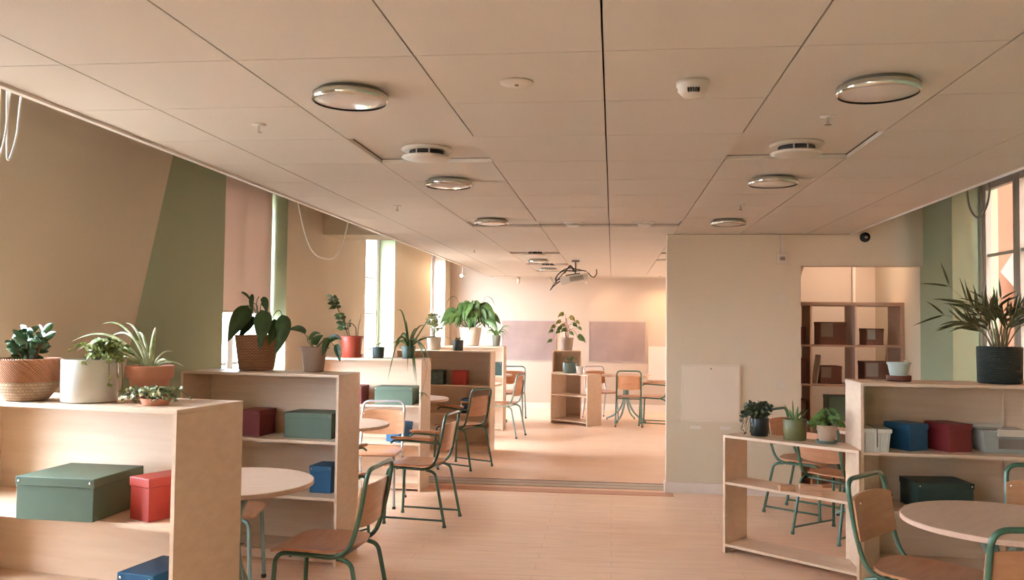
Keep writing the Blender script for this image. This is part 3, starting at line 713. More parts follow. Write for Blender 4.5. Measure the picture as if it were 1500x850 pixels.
# red pot with zz plant
t = plant('sparse upright plant in a red plastic pot and saucer on the third bookcase', (-2.46, 7.93, 1.212))
cylpot(t, .085, .108, .20, m_redpot, rim=.02)
pot(t, [(0, 0), (.095, 0), (.108, .028), (.103, .028), (.09, .008), (0, .008)], m_redpot, name='saucer')
lf = MB(); st = MB()
P = fillet([(-.03, 0, .19), (-.10, 0, .38), (-.20, -.01, .57)], .5, 8); st.tube(P, .005, 6)
for k, (x, z) in enumerate([(-.19, .56), (-.18, .53), (-.17, .50), (-.155, .47), (-.14, .44), (-.125, .39), (-.11, .36), (-.10, .32), (-.09, .29), (-.08, .26)]):
    for s in (-1, 1):
        if k == 4: continue
        lf.leaf((x, 0, z), (x+s*.03, rnd(-.03, .03), z+.02), (x+s*.055-.01, rnd(-.04, .03), z+rnd(-.02, .03)), .042, 'oval', .3, 7, side='f')
st.tube(fillet([(-.02, 0, .19), (-.05, 0, .34), (.04, 0, .30), (.05, -.02, .2)], .2), .004, 6)
st.tube([(.06, 0, .19), (.065, 0, .28), (.08, 0, .36)], .004, 6); lf.leaf((.08, 0, .35), (.085, 0, .37), (.088, 0, .42), .014, 'oval')
for z in (.28, .3, .33): lf.leaf((-.03, 0, z), (-.01, -.02, z+.01), (.0, -.03, z+.03), .02, 'oval')
st.build('stems', m_bark, t); lf.build('foliage', m_leafd, t)

# small dark pot with sprout
t = plant('tiny sprout in a small dark grey cylinder pot beside the red pot', (-2.19, 7.90, 1.212))
cylpot(t, .053, .056, .10, m_darkpot)
lf = MB(); st = MB(); st.tube([(0, 0, .08), (.0, 0, .12)], .003, 6)
for a, d, z in ((0, .05, .15), (2.6, .04, .12), (1.2, .03, .14), (4, .035, .13)): lf.leaf((0, 0, .11), (math.cos(a)*d*.5, math.sin(a)*d*.5, z), (math.cos(a)*d, math.sin(a)*d, z), .016, 'oval')
st.build('stems', m_stem, t); lf.build('foliage', m_leaf, t)

# long spider plant
t = plant('spider plant with very long dark blades hanging over the end of the third bookcase', (-1.90, 7.90, 1.212))
cylpot(t, .058, .068, .115, m_bluegreen)
b = MB(); blades(b, [(-.14, -.22, .40, -.22), (-.10, -.05, .52, .44), (.20, 0, .20, .40), (.22, -.18, .32, -.10), (.13, -.26, .36, -.23), (.10, -.2, .34, -.16), (-.13, -.1, .32, .06), (-.12, .05, .33, .13),
    (.28, .04, .22, .2), (.14, .1, .35, .3), (-.04, .05, .25, .36), (.06, -.28, .3, -.12), (-.06, -.08, .30, .20), (.16, -.1, .30, .02), (.24, -.08, .26, -.04), (-.2, .03, .22, .1), (.15, -.28, .30, -.26), (.08, .02, .30, .28), (-.15, -.02, .26, .02)], .019, .10)
b.build('foliage', mat('spider_leaf', (64, 84, 44), .4, var=(96, 112, 62), nscale=12), t)
# a hanging plantlet runner
rn = MB(); rn.tube(fillet([(.03, 0, .11), (.2, -.1, .25), (.23, -.22, -.1), (.19, -.25, -.30)], .2), .0015, 5)
rn.tube(fillet([(.03, 0, .11), (.2, -.02, .26), (.42, -.02, .18)], .2), .0012, 5); rn.build('runner', m_stem, t)
b = MB()
for k in range(8):
    a = k*.8; b.leaf((.19, -.25, -.30), (.19+math.cos(a)*.04, -.25+math.sin(a)*.04, -.29), (.19+math.cos(a)*.075, -.25+math.sin(a)*.07, -.34-rnd(0, .04)), .012, 'strap')
b.build('plantlet', m_leafd, t)

# white pot with bushy variegated plant, on the fourth bookcase
t = plant('bushy variegated plant in a white pot at the left end of the fourth bookcase', (-2.18, 10.40, 1.212))
cylpot(t, .075, .09, .16, m_plastic)
lf = MB(); st = MB()
for k in range(14):
    a = rnd(0, 6.28); d = rnd(.04, .14); z = rnd(.25, .45)
    sprig(st, lf, [(0, 0, .14), (math.cos(a)*d*.4, math.sin(a)*d*.4, z), (math.cos(a)*d, math.sin(a)*d, z-rnd(-.04, .08))], 9, .04, .035, .002)
st.build('stems', m_stem, t); lf.build('foliage', m_leafv, t)
# succulent in dark pot on fourth
t = plant('small succulent in a dark cylinder pot on the fourth bookcase', (-1.87, 10.33, 1.212))
cylpot(t, .062, .066, .125, m_darkpot)
lf = MB()
for k in range(16):
    a = rnd(0, 6.28); d = rnd(.03, .06); lf.leaf((0, 0, .11), (math.cos(a)*d*.5, math.sin(a)*d*.5, .15), (math.cos(a)*d, math.sin(a)*d, rnd(.12, .17)), .02, 'oval', .3, 6)
lf.build('foliage', m_leaf, t)
# big peace lily
t = plant('big leafy green plant in a large cream pot on the farthest left bookcase', (-2.08, 12.50, 1.212))
cylpot(t, .125, .165, .27, mat('pale_stone_pot', (222, 196, 172), .6))
lf = MB(); st = MB()
for k in range(64):
    a = rnd(0, 6.28); d = rnd(.08, .36); z = .66-rnd(0, .22)-d*.25
    x, y = math.cos(a)*d, math.sin(a)*d*.7
    st.tube([(x*.1, y*.1, .24), (x*.5, y*.5, z-.1), (x*.8, y*.8, z)], .004, 5)
    lf.leaf((x*.7, y*.7, z), (x*1.05, y*1.05, z+.05), (x*1.35, y*1.35, z-rnd(.10, .22)), rnd(.09, .13), 'lance', .35, 9, side='f')
for s in (-1, 1):
    st.tube(fillet([(0, 0, .25), (s*.16, 0, .6), (s*.22, -.02, .72)], .2), .003, 5); lf.leaf((s*.22, -.02, .72), (s*.33, -.03, .74), (s*.37, -.03, .55), .06, 'lance')
st.build('stems', m_stem, t); lf.build('foliage', m_leaf, t)
# small spider on the fifth
t = plant('small spider plant in a grey pot at the right end of the farthest left bookcase', (-1.69, 12.47, 1.212))
cylpot(t, .05, .066, .16, mat('grey_pot', (128, 118, 98), .6))
b = MB(); sp = []
for k in range(22):
    a = k*2.4; d = rnd(.10, .27); sp.append((math.cos(a)*d, math.sin(a)*d*.8, rnd(.28, .42), rnd(.05, .28)))
blades(b, sp, .014, .13); b.build('foliage', m_leaf, t)
# ribbed cream pot, far
t = plant('leggy yellow-green plant in a ribbed cream pot in the far room', (-.74, 13.95, 1.122))
prof = [(0, 0), (.085, 0)]
for k in range(9): prof += [(.088+.003*k, .006+k*.022), (.092+.003*k, .017+k*.022)]
prof += [(.118, .205), (.11, .205), (.105, .17), (0, .17)]
pot(t, prof, m_beigepot); b = MB(); b.lathe([(0, .175), (.104, .175)], n=20, close=False); b.build('soil', m_soil, t)
st = MB(); lf = MB(); ly = MB()
for x, z in ((.02, .42), (-.03, .46), (.05, .36), (-.01, .52)): st.tube([(x*.3, 0, .16), (x*.8, 0, .3), (x, 0, z)], .006, 6)
for (x, y, z, s, L_) in [(-.05, 0, .58, 1.1, 1), (.04, 0, .53, 1.2, 1), (-.10, 0, .46, 1, 1), (-.2, 0, .38, 1, 1), (-.24, 0, .31, .9, 0), (.10, 0, .42, 1, 0), (.2, 0, .36, .8, 0), (-.08, 0, .36, 1, 0), (.0, -.05, .33, 1, 0), (.19, -.03, .22, 1.5, 0), (.22, -.03, .2, 1.3, 0), (-.04, .05, .4, 1, 1), (.05, -.05, .28, .9, 0), (-.26, 0, .15, .9, 0), (-.11, -.04, .30, .9, 0), (.15, .04, .46, .9, 1)]:
    q = ly if L_ else lf
    st.tube(fillet([(0, 0, .3), (x*.5, y*.5, max(z, .35)), (x*.9, y, z)], .2), .0025, 5)
    sg = 1 if x > 0 else -1
    q.leaf((x*.9, y, z), (x*.9+sg*.05*s, y-.02, z+.02), (x*.9+sg*.09*s, y-.03, z-.06*s), .07*s, 'heart', .3, 8, side=(-sg*.5, .4, 1))
st.build('stems', mat('reddish_stem', (150, 84, 52), .6), t); lf.build('foliage', m_leaf, t); ly.build('yellow_foliage', m_leafy, t)
# blue-green pot & white pot on low far unit
t = plant('round blue-green pot with a small sprig on the low far shelf', (-.66, 13.46, .782))
pot(t, [(0, 0), (.085, 0), (.105, .02), (.112, .08), (.108, .165), (.10, .165), (.1, .13), (0, .13)], m_bluegreen)
lf = MB(); st = MB()
for k in range(9):
    a = rnd(0, 6.28); d = rnd(.03, .08); z = rnd(.2, .26); st.tube([(0, 0, .13), (math.cos(a)*d*.6, math.sin(a)*d*.6, z)], .003, 5)
    lf.leaf((math.cos(a)*d*.5, math.sin(a)*d*.5, z), (math.cos(a)*d, math.sin(a)*d, z+.02), (math.cos(a)*d*1.6, math.sin(a)*d*1.6, z-.03), .05, 'heart')
st.build('stems', m_stem, t); lf.build('foliage', m_leaf, t)
t = thing('plant_pot', 'small empty white pot on the low far shelf', 'pot', (-.50, 13.28, .782), 0); pot(t, [(0, 0), (.042, 0), (.062, .12), (.056, .12), (.05, .1), (0, .1)], m_plastic)

# three pots on the low angled unit
t = plant('dark trailing plant in a small black pot at the left of the low angled shelf', (1.00, 6.06, .802))
cylpot(t, .058, .066, .12, m_blackpot)
lf = MB(); st = MB()
for k in range(44):
    a = rnd(0, 6.28); d = rnd(.03, .11); z = rnd(.13, .21)
    x, y = math.cos(a)*d, math.sin(a)*d*.7
    if x < 0 and k % 2 == 0: end = (x*1.25, y-.02, rnd(-.0, .10)+.01)
    else: end = (x*.95, y, z-rnd(0, .05))
    sprig(st, lf, [(0, 0, .10), (x*.6, y*.6, z+.02), end], 7, .030, .027, .0016)
sprig(st, lf, [(0, 0, .1), (-.03, 0, .17), (-.005, 0, .24)], 7, .022, .022, .002)
for x, y, z in ((-.12, -.03, .04), (-.10, -.05, .015), (-.075, -.07, .03), (-.13, .0, .09), (-.05, -.075, .05)):
    sprig(st, lf, [(x*.3, y*.3, .12), (x*.85, y*.85, .17), (x, y, z)], 9, .024, .028, .0016)
st.build('stems', m_bark, t); lf.build('foliage', mat('blackish_leaf', (40, 52, 30), .35, var=(66, 78, 44), nscale=30), t)
t = plant('aloe-like plant in an olive green cylinder pot in the middle of the low angled shelf', (1.20, 5.89, .802))
cylpot(t, .072, .076, .135, m_olive)
b = MB()
for dx, dy, top, end, w in [(-.07, 0, .2, .235, .012), (-.01, .02, .22, .265, .014), (.02, -.01, .2, .225, .02), (.07, .02, .19, .21, .016), (-.05, -.02, .16, .2, .014), (.05, .03, .2, .16, .014), (.09, 0, .17, .21, .01), (-.03, .03, .2, .2, .012)]:
    b.leaf((dx*.15, dy, .11), (dx*.4, dy, top-.03), (dx, dy, end), w*1.2, 'strap', .6, 8, side='f')
b.build('foliage', m_leaf, t)
t = plant('round-leaved plant in a beige clay pot with grey saucer, right end of low angled shelf', (1.375, 5.77, .802))
pot(t, [(0, 0), (.062, 0), (.070, .018), (.065, .018), (.058, .007), (0, .007)], m_bluegreen, name='saucer')
b = thing  # keep name free
q = MB(); q.lathe([(0, .008), (.043, .008), (.046, .012), (.060, .085), (.068, .085), (.070, .115), (.063, .115), (.058, .095), (0, .095)], n=36, close=False); o = q.build('pot', m_beigepot, t); o.modifiers.new('es', 'EDGE_SPLIT').split_angle = .8
q = MB(); q.lathe([(0, .097), (.057, .097)], n=20, close=False); q.build('soil', m_soil, t)
lf = MB(); st = MB()
for k in range(34):
    a = rnd(0, 6.28); d = rnd(.02, .12); z = rnd(.13, .22)-d*.35
    x, y = math.cos(a)*d, math.sin(a)*d*.8; st.tube([(0, 0, .09), (x*.6, y*.6, z)], .002, 5)
    lf.leaf((x*.6, y*.6, z), (x*.6+math.cos(a)*.02, y*.6+math.sin(a)*.02, z+.015), (x*.6+math.cos(a)*.05, y*.6+math.sin(a)*.045, z-.015), .06, 'heart', .25, 7, side='f')
st.build('stems', m_stem, t); lf.build('foliage', m_leaf, t)

# palm in dark fibre pot
t = plant('tall palm in a rough black fibre pot on the right bookcase', (2.395, 5.68, 1.212))
pot(t, [(0, 0), (.118, 0), (.126, .008), (.128, .12), (.130, .218), (.126, .226), (.118, .222), (.115, .19), (0, .19)], m_fibre, 40)
q = MB(); q.lathe([(0, .193), (.114, .193)], n=24, close=False); q.build('soil', m_soil, t)
lf = MB(); st = MB()
def frond(pts, leafn, ll, w):
    P = fillet(pts, .5, 9); st.tube(P, [.004-.003*i/(len(P)-1) for i in range(len(P))], 5)
    n0 = int(len(P)*.55)
    for i in range(n0, len(P)):
        d = (P[i]-P[i-1]).normalized()
        for s in (-1, 1):
            a = d.cross(Vector((0, 1, .15))).normalized()*s
            tip = P[i] + (d*.85 + a*.5 + Vector((0, rnd(-.3, .3), -.12)))*ll*rnd(.75, 1.1)
            lf.leaf(P[i], P[i]+(tip-P[i])*.5+Vector((0, 0, .012)), tip, w, 'lance', .4, 6, side='f')
for pts, ll in [([(-.02, 0, .19), (-.10, 0, .42), (-.30, -.02, .60)], .15), ([(-.02, 0, .19), (-.12, -.02, .36), (-.34, -.04, .42)], .15), ([(-.01, 0, .19), (-.05, 0, .42), (-.12, 0, .50)], .12), ([(0, 0, .19), (-.02, .02, .44), (.02, .02, .52)], .12),
        ([(.01, 0, .19), (.06, 0, .40), (.14, 0, .48)], .12), ([(.02, 0, .19), (.12, 0, .36), (.28, 0, .44)], .14), ([(.02, 0, .19), (.14, -.04, .42), (.30, -.05, .55)], .13), ([(0, -.02, .19), (-.04, -.05, .38), (-.07, -.08, .42)], .12),
        ([(0, 0, .19), (-.03, 0, .40), (-.07, .03, .52)], .12), ([(0, .02, .19), (.03, .05, .36), (.08, .08, .42)], .12), ([(-.03, 0, .19), (-.10, .02, .34), (-.20, .03, .37)], .11), ([(.0, -.03, .19), (.04, -.06, .34), (.06, -.1, .38)], .1)]:
    frond(pts, 8, ll*1.25, .013)
for k in range(9):
    a = rnd(0, 6.28); d = rnd(.10, .26); z = rnd(.36, .52); frond([(math.cos(a)*.03, math.sin(a)*.03, .19), (math.cos(a)*d*.4, math.sin(a)*d*.35, z-.06), (math.cos(a)*d, math.sin(a)*d*.7, z)], 6, .13, .012)
for k in range(10): x = rnd(-.06, .06); st.tube([(x*.4, rnd(-.03, .03), .19), (x, rnd(-.03, .03), .34)], .0045, 6)
st.build('stems', mat('pale_stem', (128, 112, 68), .6), t); lf.build('foliage', m_palm, t)
# pale pot in a brown woven saucer
t = thing('plant_pot', 'pale blue-grey pot standing in a brown woven dish on the right bookcase', 'pot', (1.80, 5.70, 1.212), 0)
pot(t, [(0, 0), (.070, 0), (.074, .01), (.074, .036), (.068, .036), (.066, .012), (0, .012)], m_brownw, name='woven_dish')
pot(t, [(0, .013), (.048, .013), (.066, .105), (.072, .107), (.072, .118), (.064, .118), (.055, .09), (0, .09)], mat('pale_blue_pot', (176, 180, 168), .4))
q = MB(); q.box(.03, .052, -.005, .001, .105, .135); q.build('plant_label', m_plastic, t)
q = MB()
for k in range(6): x = -.04*k*.4; q.leaf((x, rnd(-.02, .02), .003), (x+.01, 0, .012), (x+.025, rnd(-.02, .02), .004), .014, 'oval')
tag(q.build('leaf_cutting', m_leaf, loc=(1.705, 5.66, 1.211)), 'few small fallen green leaves left of the woven dish on the right bookcase', 'leaves')

# ------------------------------------------------------------------ store-room bookcase behind the passage
KX0, KX1, KY, KD = 1.40, 2.775, 8.62, .38
zl = [0.02, .43, .83, 1.235, 1.64]; KH = 1.79
t = thing('cube_bookcase', 'brown open cube bookcase seen through the passage beside the partition', 'bookcase', (0, KY, 0))
colx = [KX1-.02-.43*k for k in range(4)]
b = MB(); b.box(KX0, KX1, 0, KD, KH-.035, KH); b.box(KX0, KX1, 0, KD, 0, .03); b.build('frame', m_walnut, t, bevel=.001)
rowz = [.03, .65, .66]
levels = [.24, .635, .995, 1.375, KH-.035]
b = MB(); b.box(KX1-.035, KX1, 0, KD, .03, KH-.035); b.build('side_panel', m_walnut, t); b = MB(); b.box(KX0, KX0+.035, 0, KD, .03, KH-.035); b.build('side_panel', m_walnut, t)
divs = [KX1-.035-.40, KX1-.035-.82]
b = MB()
for z in levels[1:-1]: b.box(KX0+.035, KX1-.035, 0, KD, z-.018, z)
b.build('shelf', m_walnut, t)
b = MB()
for x in divs: b.box(x-.018, x, .001, KD-.001, .03, KH-.036)
b.build('divider', [m_litside], t)
def kbox(x, z, w, h, m, lab, lb, d=.25):
    t = thing('storage_box', lb, 'box', (x, KY+.17, z+.001), 0, 'boxes in the brown cube bookcase')
    b = MB(); b.box(-w/2, w/2, -.12, .12, 0, h); b.build('box_body', m, t, bevel=.002)
    b = MB(); b.box(-w/2-.003, w/2+.003, -.123, .123, h-.03, h+.002); b.build('lid', m, t, bevel=.002)
    if lab: b = MB(); b.box(-w/2+.01, -w/2+.01+w*.45, -.1245, -.123, h*.35, h*.95); b.build('label', m_cardlab, t)
kbox(2.13, 1.375, .25, .22, m_card, True, 'wide brown box in the upper row of the brown bookcase')
kbox(2.52, 1.375, .16, .16, m_card, True, 'small brown box with a grey label at the upper right of the brown bookcase')
kbox(1.80, 1.375, .14, .17, m_card, False, 'brown box in the upper row nearest the partition')
kbox(2.11, .995, .20, .17, m_card, True, 'narrow brown box in the middle row of the brown bookcase')
kbox(2.55, .995, .25, .22, m_card, True, 'brown box behind the pale blue-grey pot')
kbox(1.80, .995, .14, .24, m_card, False, 'tall brown box in the middle row nearest the partition')
kbox(2.22, .635, .26, .24, m_bgreen, False, 'grey-green box low in the brown bookcase')
kbox(1.80, .635, .14, .2, m_card, False, 'brown box low in the brown bookcase nearest the partition')
b = MB(); b.box(0, .01, -.1, .12, 0, .28, Matrix.Rotation(.15, 4, 'Y')); tag(b.build('folder', m_plastic, loc=(1.975, KY+.17, .997)), 'thin white folder leaning in the middle row of the brown bookcase', 'folder')
# pipe on the store-room wall
b = MB(); b.tube([(2.55, 9.50, 0), (2.55, 9.50, 2.39)], .02, 10); tag(b.build('wall_pipe', m_trimw), 'vertical pale pipe on the store-room wall behind the brown bookcase', 'pipe')

# ------------------------------------------------------------------ things on walls
t = thing('wall_hatch', 'square cream access hatch on the partition', 'hatch', (.904, 8.12, .66))
b = MB(); b.box(-.272, .272, -.012, 0, 0, .535); b.build('hatch_frame', mat('hatch_paint', (224, 206, 184), .5), t, bevel=.002)
b = MB(); b.box(-.255, .255, -.018, -.0125, .017, .518); b.build('hatch_door', mat('hatch_door_paint', (228, 210, 188), .45), t, bevel=.003)
b = MB(); T = Matrix.Translation((0, -.019, .49)) @ Matrix.Rotation(PI/2, 4, 'X'); q = MB(); q.lathe([(0, 0), (.007, 0), (.006, .003), (0, .003)], n=12, close=False); b.add([T @ Vector(v) for v in q.v], q.f, True); b.build('lock', m_stud, t)
for x, nm in ((.765, 'left'), (1.035, 'right')):
    b = MB(); b.box(-.048, .048, -.006, 0, 0, .03); tag(b.build('wall_label', m_trimw, loc=(x, 8.12, .594), bevel=.001), nm+' white strip label below the cream hatch', 'label', 'strip labels below the hatch')
t = thing('control_unit', 'white control box hanging from a cable duct high on the partition', 'control unit', (1.543, 8.12, 2.125))
b = MB(); b.box(-.045, .045, -.035, 0, 0, .09); b.build('housing', m_plastic, t, bevel=.004)
b = MB(); b.box(-.022, .022, -.0365, -.035, .03, .062); b.build('display', m_cardlab, t)
b = MB(); b.box(-.014, .014, -.02, 0, .09, .268); b.build('cable_duct', m_plastic, t)
for z, nm in ((1.765, 'upper square wall switch on the partition'), (.965, 'lower square wall switch on the partition')):
    t = thing('wall_switch', nm, 'switch', (1.535, 8.12, z), 0, 'wall switches')
    b = MB(); b.box(-.042, .042, -.01, 0, 0, .084); b.build('cover_plate', m_plastic, t, bevel=.003)
    b = MB(); b.box(-.026, .026, -.015, -.0105, .016, .068); b.build('rocker', m_plastic, t, bevel=.002)
t = thing('camera_dome', 'small black round camera high on the wall above the passage', 'camera', (2.275, 8.12, 2.367))
q = MB(); q.lathe([(0, 0), (.045, 0), (.045, .02), (.034, .04), (0, .05)], n=20); b = MB(); T = Matrix.Rotation(PI/2, 4, 'X'); b.add([T @ Vector(v) for v in q.v], q.f, True); b.build('housing', m_black, t)
q = MB(); q.lathe([(0, .045), (.018, .045), (.014, .06), (0, .062)], n=16); b = MB(); b.add([T @ Vector(v) for v in q.v], q.f, True); b.build('lens', m_chrome, t)
for x0, x1, nm in ((-2.03, -1.03, 'left lilac-grey pinboard on the far wall'), (-.43, .595, 'right lilac-grey pinboard on the far wall')):
    t = thing('pinboard', nm, 'pinboard', (x0, YF, .87), 0, 'pinboards on the far wall')
    b = MB(); b.box(0, x1-x0, -.015, 0, 0, .735); b.build('board', m_pin, t)
    b = MB()
    for q in ((0, x1-x0, 0, .012), (0, x1-x0, .723, .735), (0, .012, .012, .723), (x1-x0-.012, x1-x0, .012, .723)): b.box(q[0], q[1], -.02, -.0152, q[2], q[3])
    b.build('edge_trim', mat('pinboard_trim', (176, 160, 152), .6), t)
b = MB(); b.box(0, .8, -.012, 0, 0, .6); tag(b.build('wall_panel', m_trimw, loc=(.64, YF, .56)), 'white wall panel right of the right pinboard, cut by the partition', 'panel')

# ------------------------------------------------------------------ ceiling fittings
def lamp0(label, loc):
    t = thing('ceiling_lamp', label, 'lamp', loc, 0, 'round ceiling lamps')
    b = MB(); b.lathe([(0, 0), (.12, 0), (.12, -.012), (.138, -.014), (.139, -.04), (.132, -.043)], n=48, close=False); b.build('chrome_ring', m_chrome, t)
    b = MB(); b.lathe([(.132, -.036), (.09, -.044), (0, -.048)], n=48, close=False); b.build('diffuser', m_lamp, t)
    return t
L0 = lamp0('large round chrome-rimmed ceiling lamp nearest on the left', (-.968, 3.05, PZ))
for x, y, lb in ((.91, 3.08, 'large round chrome-rimmed ceiling lamp nearest on the right'), (-.975, 5.0, 'round ceiling lamp beyond the left vent'), (.907, 5.03, 'round ceiling lamp beyond the right vent'),
        (.916, 7.02, 'round ceiling lamp just before the partition on the right'), (-.99, 6.93, 'round ceiling lamp third from the front on the left'), (-.98, 11.3, 'small far ceiling lamp between the two far vents'), (-.98, 13.1, 'farthest small ceiling lamp near the projector')):
    dup(L0, lb, (x, y, PZ), 0)
def vent0(label, loc):
    t = thing('ceiling_vent', label, 'vent', loc, 0, 'round ceiling vents')
    b = MB(); b.lathe([(0, 0), (.125, 0), (.125, -.01), (.105, -.016), (0, -.016)], n=40, close=False); b.build('ring', m_plastic, t)
    b = MB(); b.lathe([(0, -.014), (.085, -.014), (.085, -.045), (0, -.045)], n=32, close=False); b.build('duct', m_void, t)
    b = MB(); b.lathe([(0, -.043), (.118, -.043), (.122, -.048), (.1, -.056), (0, -.058)], n=40, close=False); b.build('deflector_disc', m_plastic, t)
    for a in (-1.9, -1.2): b = MB(); b.box(-.003, .003, -.006, 0, -.044, -.012, Matrix.Translation((math.cos(a)*.092, math.sin(a)*.092, 0))); b.build('strut', m_plastic, t)
    return t
V0 = vent0('round white air vent in the set-back panel on the left', (-.935, 4.20, PZ+.022))
for x, y, lb in ((.865, 4.20, 'round white air vent in the set-back panel on the right'), (-.93, 10.25, 'dark-slotted far air vent on the left, before the far lamp'), (-.93, 12.25, 'farthest air vent near the projector')):
    dup(V0, lb, (x, y, PZ+.022), 0)
for x, y, lb in ((-.34, 7.33, 'flat white round valve in the long set-back panel, left of centre'), (.26, 7.31, 'flat white round valve in the long set-back panel, right of centre')):
    t = thing('ceiling_valve', lb, 'vent', (x, y, PZ+.022), 0, 'flat round ceiling valves')
    b = MB(); b.lathe([(0, 0), (.085, 0), (.085, -.012), (.07, -.02), (0, -.02)], n=32, close=False); b.build('ring', m_trimw, t)
    b = MB(); b.lathe([(0, -.02), (.05, -.02), (.062, -.034), (.05, -.04), (0, -.04)], n=32, close=False); b.build('disc', m_trimw, t)
t = thing('smoke_detector', 'white round smoke detector on the ceiling near the middle', 'smoke detector', (.27, 3.02, PZ))
b = MB(); b.lathe([(0, 0), (.055, 0), (.055, -.018), (.05, -.022), (.05, -.034), (.034, -.052), (0, -.056)], n=32, close=False); b.build('housing', m_plastic, t)
b = MB()
for k in range(-2, 3): a = -PI/2+k*.16; b.box(-.0025, .0025, -.012, 0, -.048, -.034, Matrix.Translation((math.cos(a)*.047, math.sin(a)*.047, 0)) @ Matrix.Rotation(a+PI/2, 4, 'Z'))
b.build('slots', m_void, t)
t = thing('ceiling_speaker', 'flat white disc on the ceiling between left lamp and smoke detector', 'speaker', (-.342, 2.98, PZ))
b = MB(); b.lathe([(0, 0), (.06, 0), (.058, -.006), (0, -.01)], n=32, close=False); b.build('disc', m_plastic, t)
b = MB(); b.lathe([(0, -.009), (.008, -.009), (.007, -.013), (0, -.013)], n=12, close=False); b.build('sensor', m_cardlab, t)
def spr0(label, loc):
    t = thing('sprinkler', label, 'sprinkler', loc, 0, 'ceiling sprinklers')
    b = MB(); b.lathe([(0, 0), (.032, 0), (.03, -.004), (0, -.006)], n=20, close=False); b.build('cover_plate', m_plastic, t)
    b = MB(); b.tube([(0, 0, -.004), (0, 0, -.034)], .006, 8); b.build('nozzle', m_stud, t)
    b = MB(); b.lathe([(0, -.034), (.014, -.034), (.014, -.036), (0, -.036)], n=12, close=False); b.build('deflector', m_stud, t)
    return t
P0 = spr0('ceiling sprinkler near the left ceiling edge, closest to the camera', (-1.53, 3.54, PZ))
for x, y, lb in ((.857, 3.56, 'ceiling sprinkler between the nearest right lamp and the right vent'), (-1.575, 6.13, 'ceiling sprinkler left of the third left lamp'), (.887, 6.15, 'ceiling sprinkler just above the last right lamp'), (-1.59, 9.76, 'far ceiling sprinkler near the left ceiling edge')):
    dup(P0, lb, (x, y, PZ), 0)
# projector with a tangle of cables
t = thing('projector', 'white ceiling projector tilted in the far room with black cables around it', 'projector', (-.50, 11.5, 2.10))
T = Matrix.Rotation(-.16, 4, 'Y')
b = MB(); b.box(-.19, .19, -.13, .13, 0, .10, T); b.build('housing', m_plastic, t, bevel=.008)
b = MB()
for k in range(14): b.box(-.06+.013*k, -.053+.013*k, -.133, -.13, .02, .085, T)
b.build('air_grille', m_cardlab, t)
b = MB(); b.box(-.11, .08, -.1, .1, .101, .12, T); b.box(-.05, .05, -.05, .05, .28, .298); b.tube([(0, 0, .11), (0, 0, .29)], .012, 10); b.build('ceiling_mount', m_gcord, t)
b = MB()
for pts in ([(-.19, -.05, .03), (-.30, -.08, -.06), (-.34, -.08, -.12), (-.28, -.08, -.02), (-.14, -.1, .14), (-.05, -.05, .24), (.0, 0, .13)], [(-.18, -.1, .05), (-.28, -.1, .02), (-.22, -.12, .12), (-.1, -.12, .2), (.05, -.1, .17), (.15, -.08, .15)],
            [(-.19, -.08, .02), (-.26, -.1, -.02), (-.25, -.1, .08), (-.16, -.12, .16), (-.02, -.12, .15), (.12, -.1, .16)], [(.16, -.05, .14), (.24, -.05, .06), (.29, -.05, .12), (.28, -.05, .18)], [(-.14, -.1, .12), (-.06, -.12, .25), (-.02, -.1, .14)]):
    b.tube(fillet(pts, .08, 5), .007, 6)
b.build('cables', m_black, t)
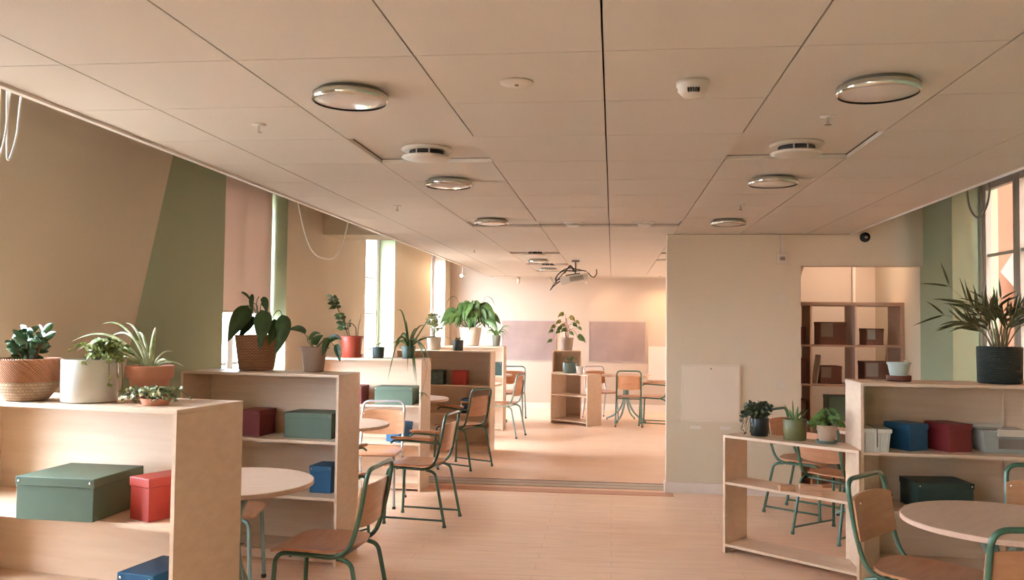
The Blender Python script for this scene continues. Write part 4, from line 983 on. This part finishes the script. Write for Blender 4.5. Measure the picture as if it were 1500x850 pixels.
# spotlight rail before the far wall
t = thing('spotlight_rail', 'thin white spotlight rail under the ceiling before the far wall', 'rail', (0, 15.0, 2.355))
b = MB(); b.box(-2.1, 2.2, -.015, .015, 0, .02); b.build('rail', m_plastic, t)
b = MB()
for x in (-1.9, -.6, .8): b.box(x-.006, x+.006, -.006, .006, .02, .045)
b.build('hanger', m_plastic, t)
def spotlight(label, loc, tgt, power=None, col=(1, .62, .32)):
    t = thing('track_spotlight', label, 'spotlight', loc, 0, 'white track spotlights')
    d = (Vector(tgt)-Vector(loc)).normalized(); c = Vector((0, 0, -.05))
    b = MB(); b.tube([(0, 0, 0), (0, 0, -.05)], .008, 8); b.build('arm', m_plastic, t)
    b = MB(); b.tube([c-d*.06, c+d*.05], .03, 14); b.build('head', m_plastic, t)
    b = MB(); b.tube([c+d*.051, c+d*.054], .024, 12); b.build('bulb', m_bulb if power else m_plastic, t)
    if power: spot(Vector(loc)+c+d*.07, tgt, power, col, 1.5, 1, .025)
spotlight('track spotlight at the left end of the rail', (-1.65, 15.0, 2.354), (-1.75, YF, 1.5), 1.5)
spotlight('second track spotlight from the left on the rail', (-1.07, 15.0, 2.354), (-.7, YF, 1.5), 2)
spotlight('track spotlight right of the projector', (-.5, 15.0, 2.354), (.2, YF, 1.6), 4)
spotlight('track spotlight hidden behind the partition edge', (1.1, 15.0, 2.354), (.8, YF, 1.6), 8)
spotlight('lit spotlight near the far left window', (-2.58, 14.6, 2.42), (-3.0, 12.7, 2.0), 9)
spotlight('spotlight inside the store room above the brown bookcase', (2.42, 8.42, ZH), (2.3, 9.2, 1.4), 32, (1, .78, .62))
b = MB(); b.tube([(-2.58, 14.6, 2.42), (-2.58, 14.6, ZH)], .006, 6); tag(b.build('spotlight_rod', m_plastic), 'thin rod holding the lit spotlight near the far left window', 'rod')

# cords looping down from the ceiling edges
b = MB()
for x0, x1 in ((2.90, 2.93), (2.94, 2.99)):
    b.tube(fillet([(-2.25, x0-.01, 2.43), (-2.25, x0, 2.22), (-2.25, (x0+x1)/2-.02, 2.115), (-2.25, x1, 2.22), (-2.25, x1+.02, 2.43)], .09, 6), .004, 6)
tag(b.build('blind_cord', m_cord), 'white looped cords hanging at the upper left picture edge', 'cord')
b = MB(); pts = []
for k in range(21):
    u = -1+2*k/20; pts.append((-2.25, 6.51+.60*math.copysign(abs(u)**.8, u), 2.04+.38*abs(u)**2.4))
b.tube(pts, .004, 6); b.tube([(x-.012, y+.02, z+.008) for x, y, z in pts], .0035, 6)
tag(b.build('hanging_cable', m_cord), 'long white cable sagging in a loop from the left ceiling edge', 'cable')
b = MB(); b.tube(fillet([(2.2, 5.66, 2.46), (2.2, 5.63, 2.3), (2.2, 5.48, 2.2), (2.2, 5.33, 2.3), (2.2, 5.33, 2.46)], .12, 6), .007, 6)
tag(b.build('hanging_cable', m_gcord), 'grey cable loop hanging beside the right window', 'cable')
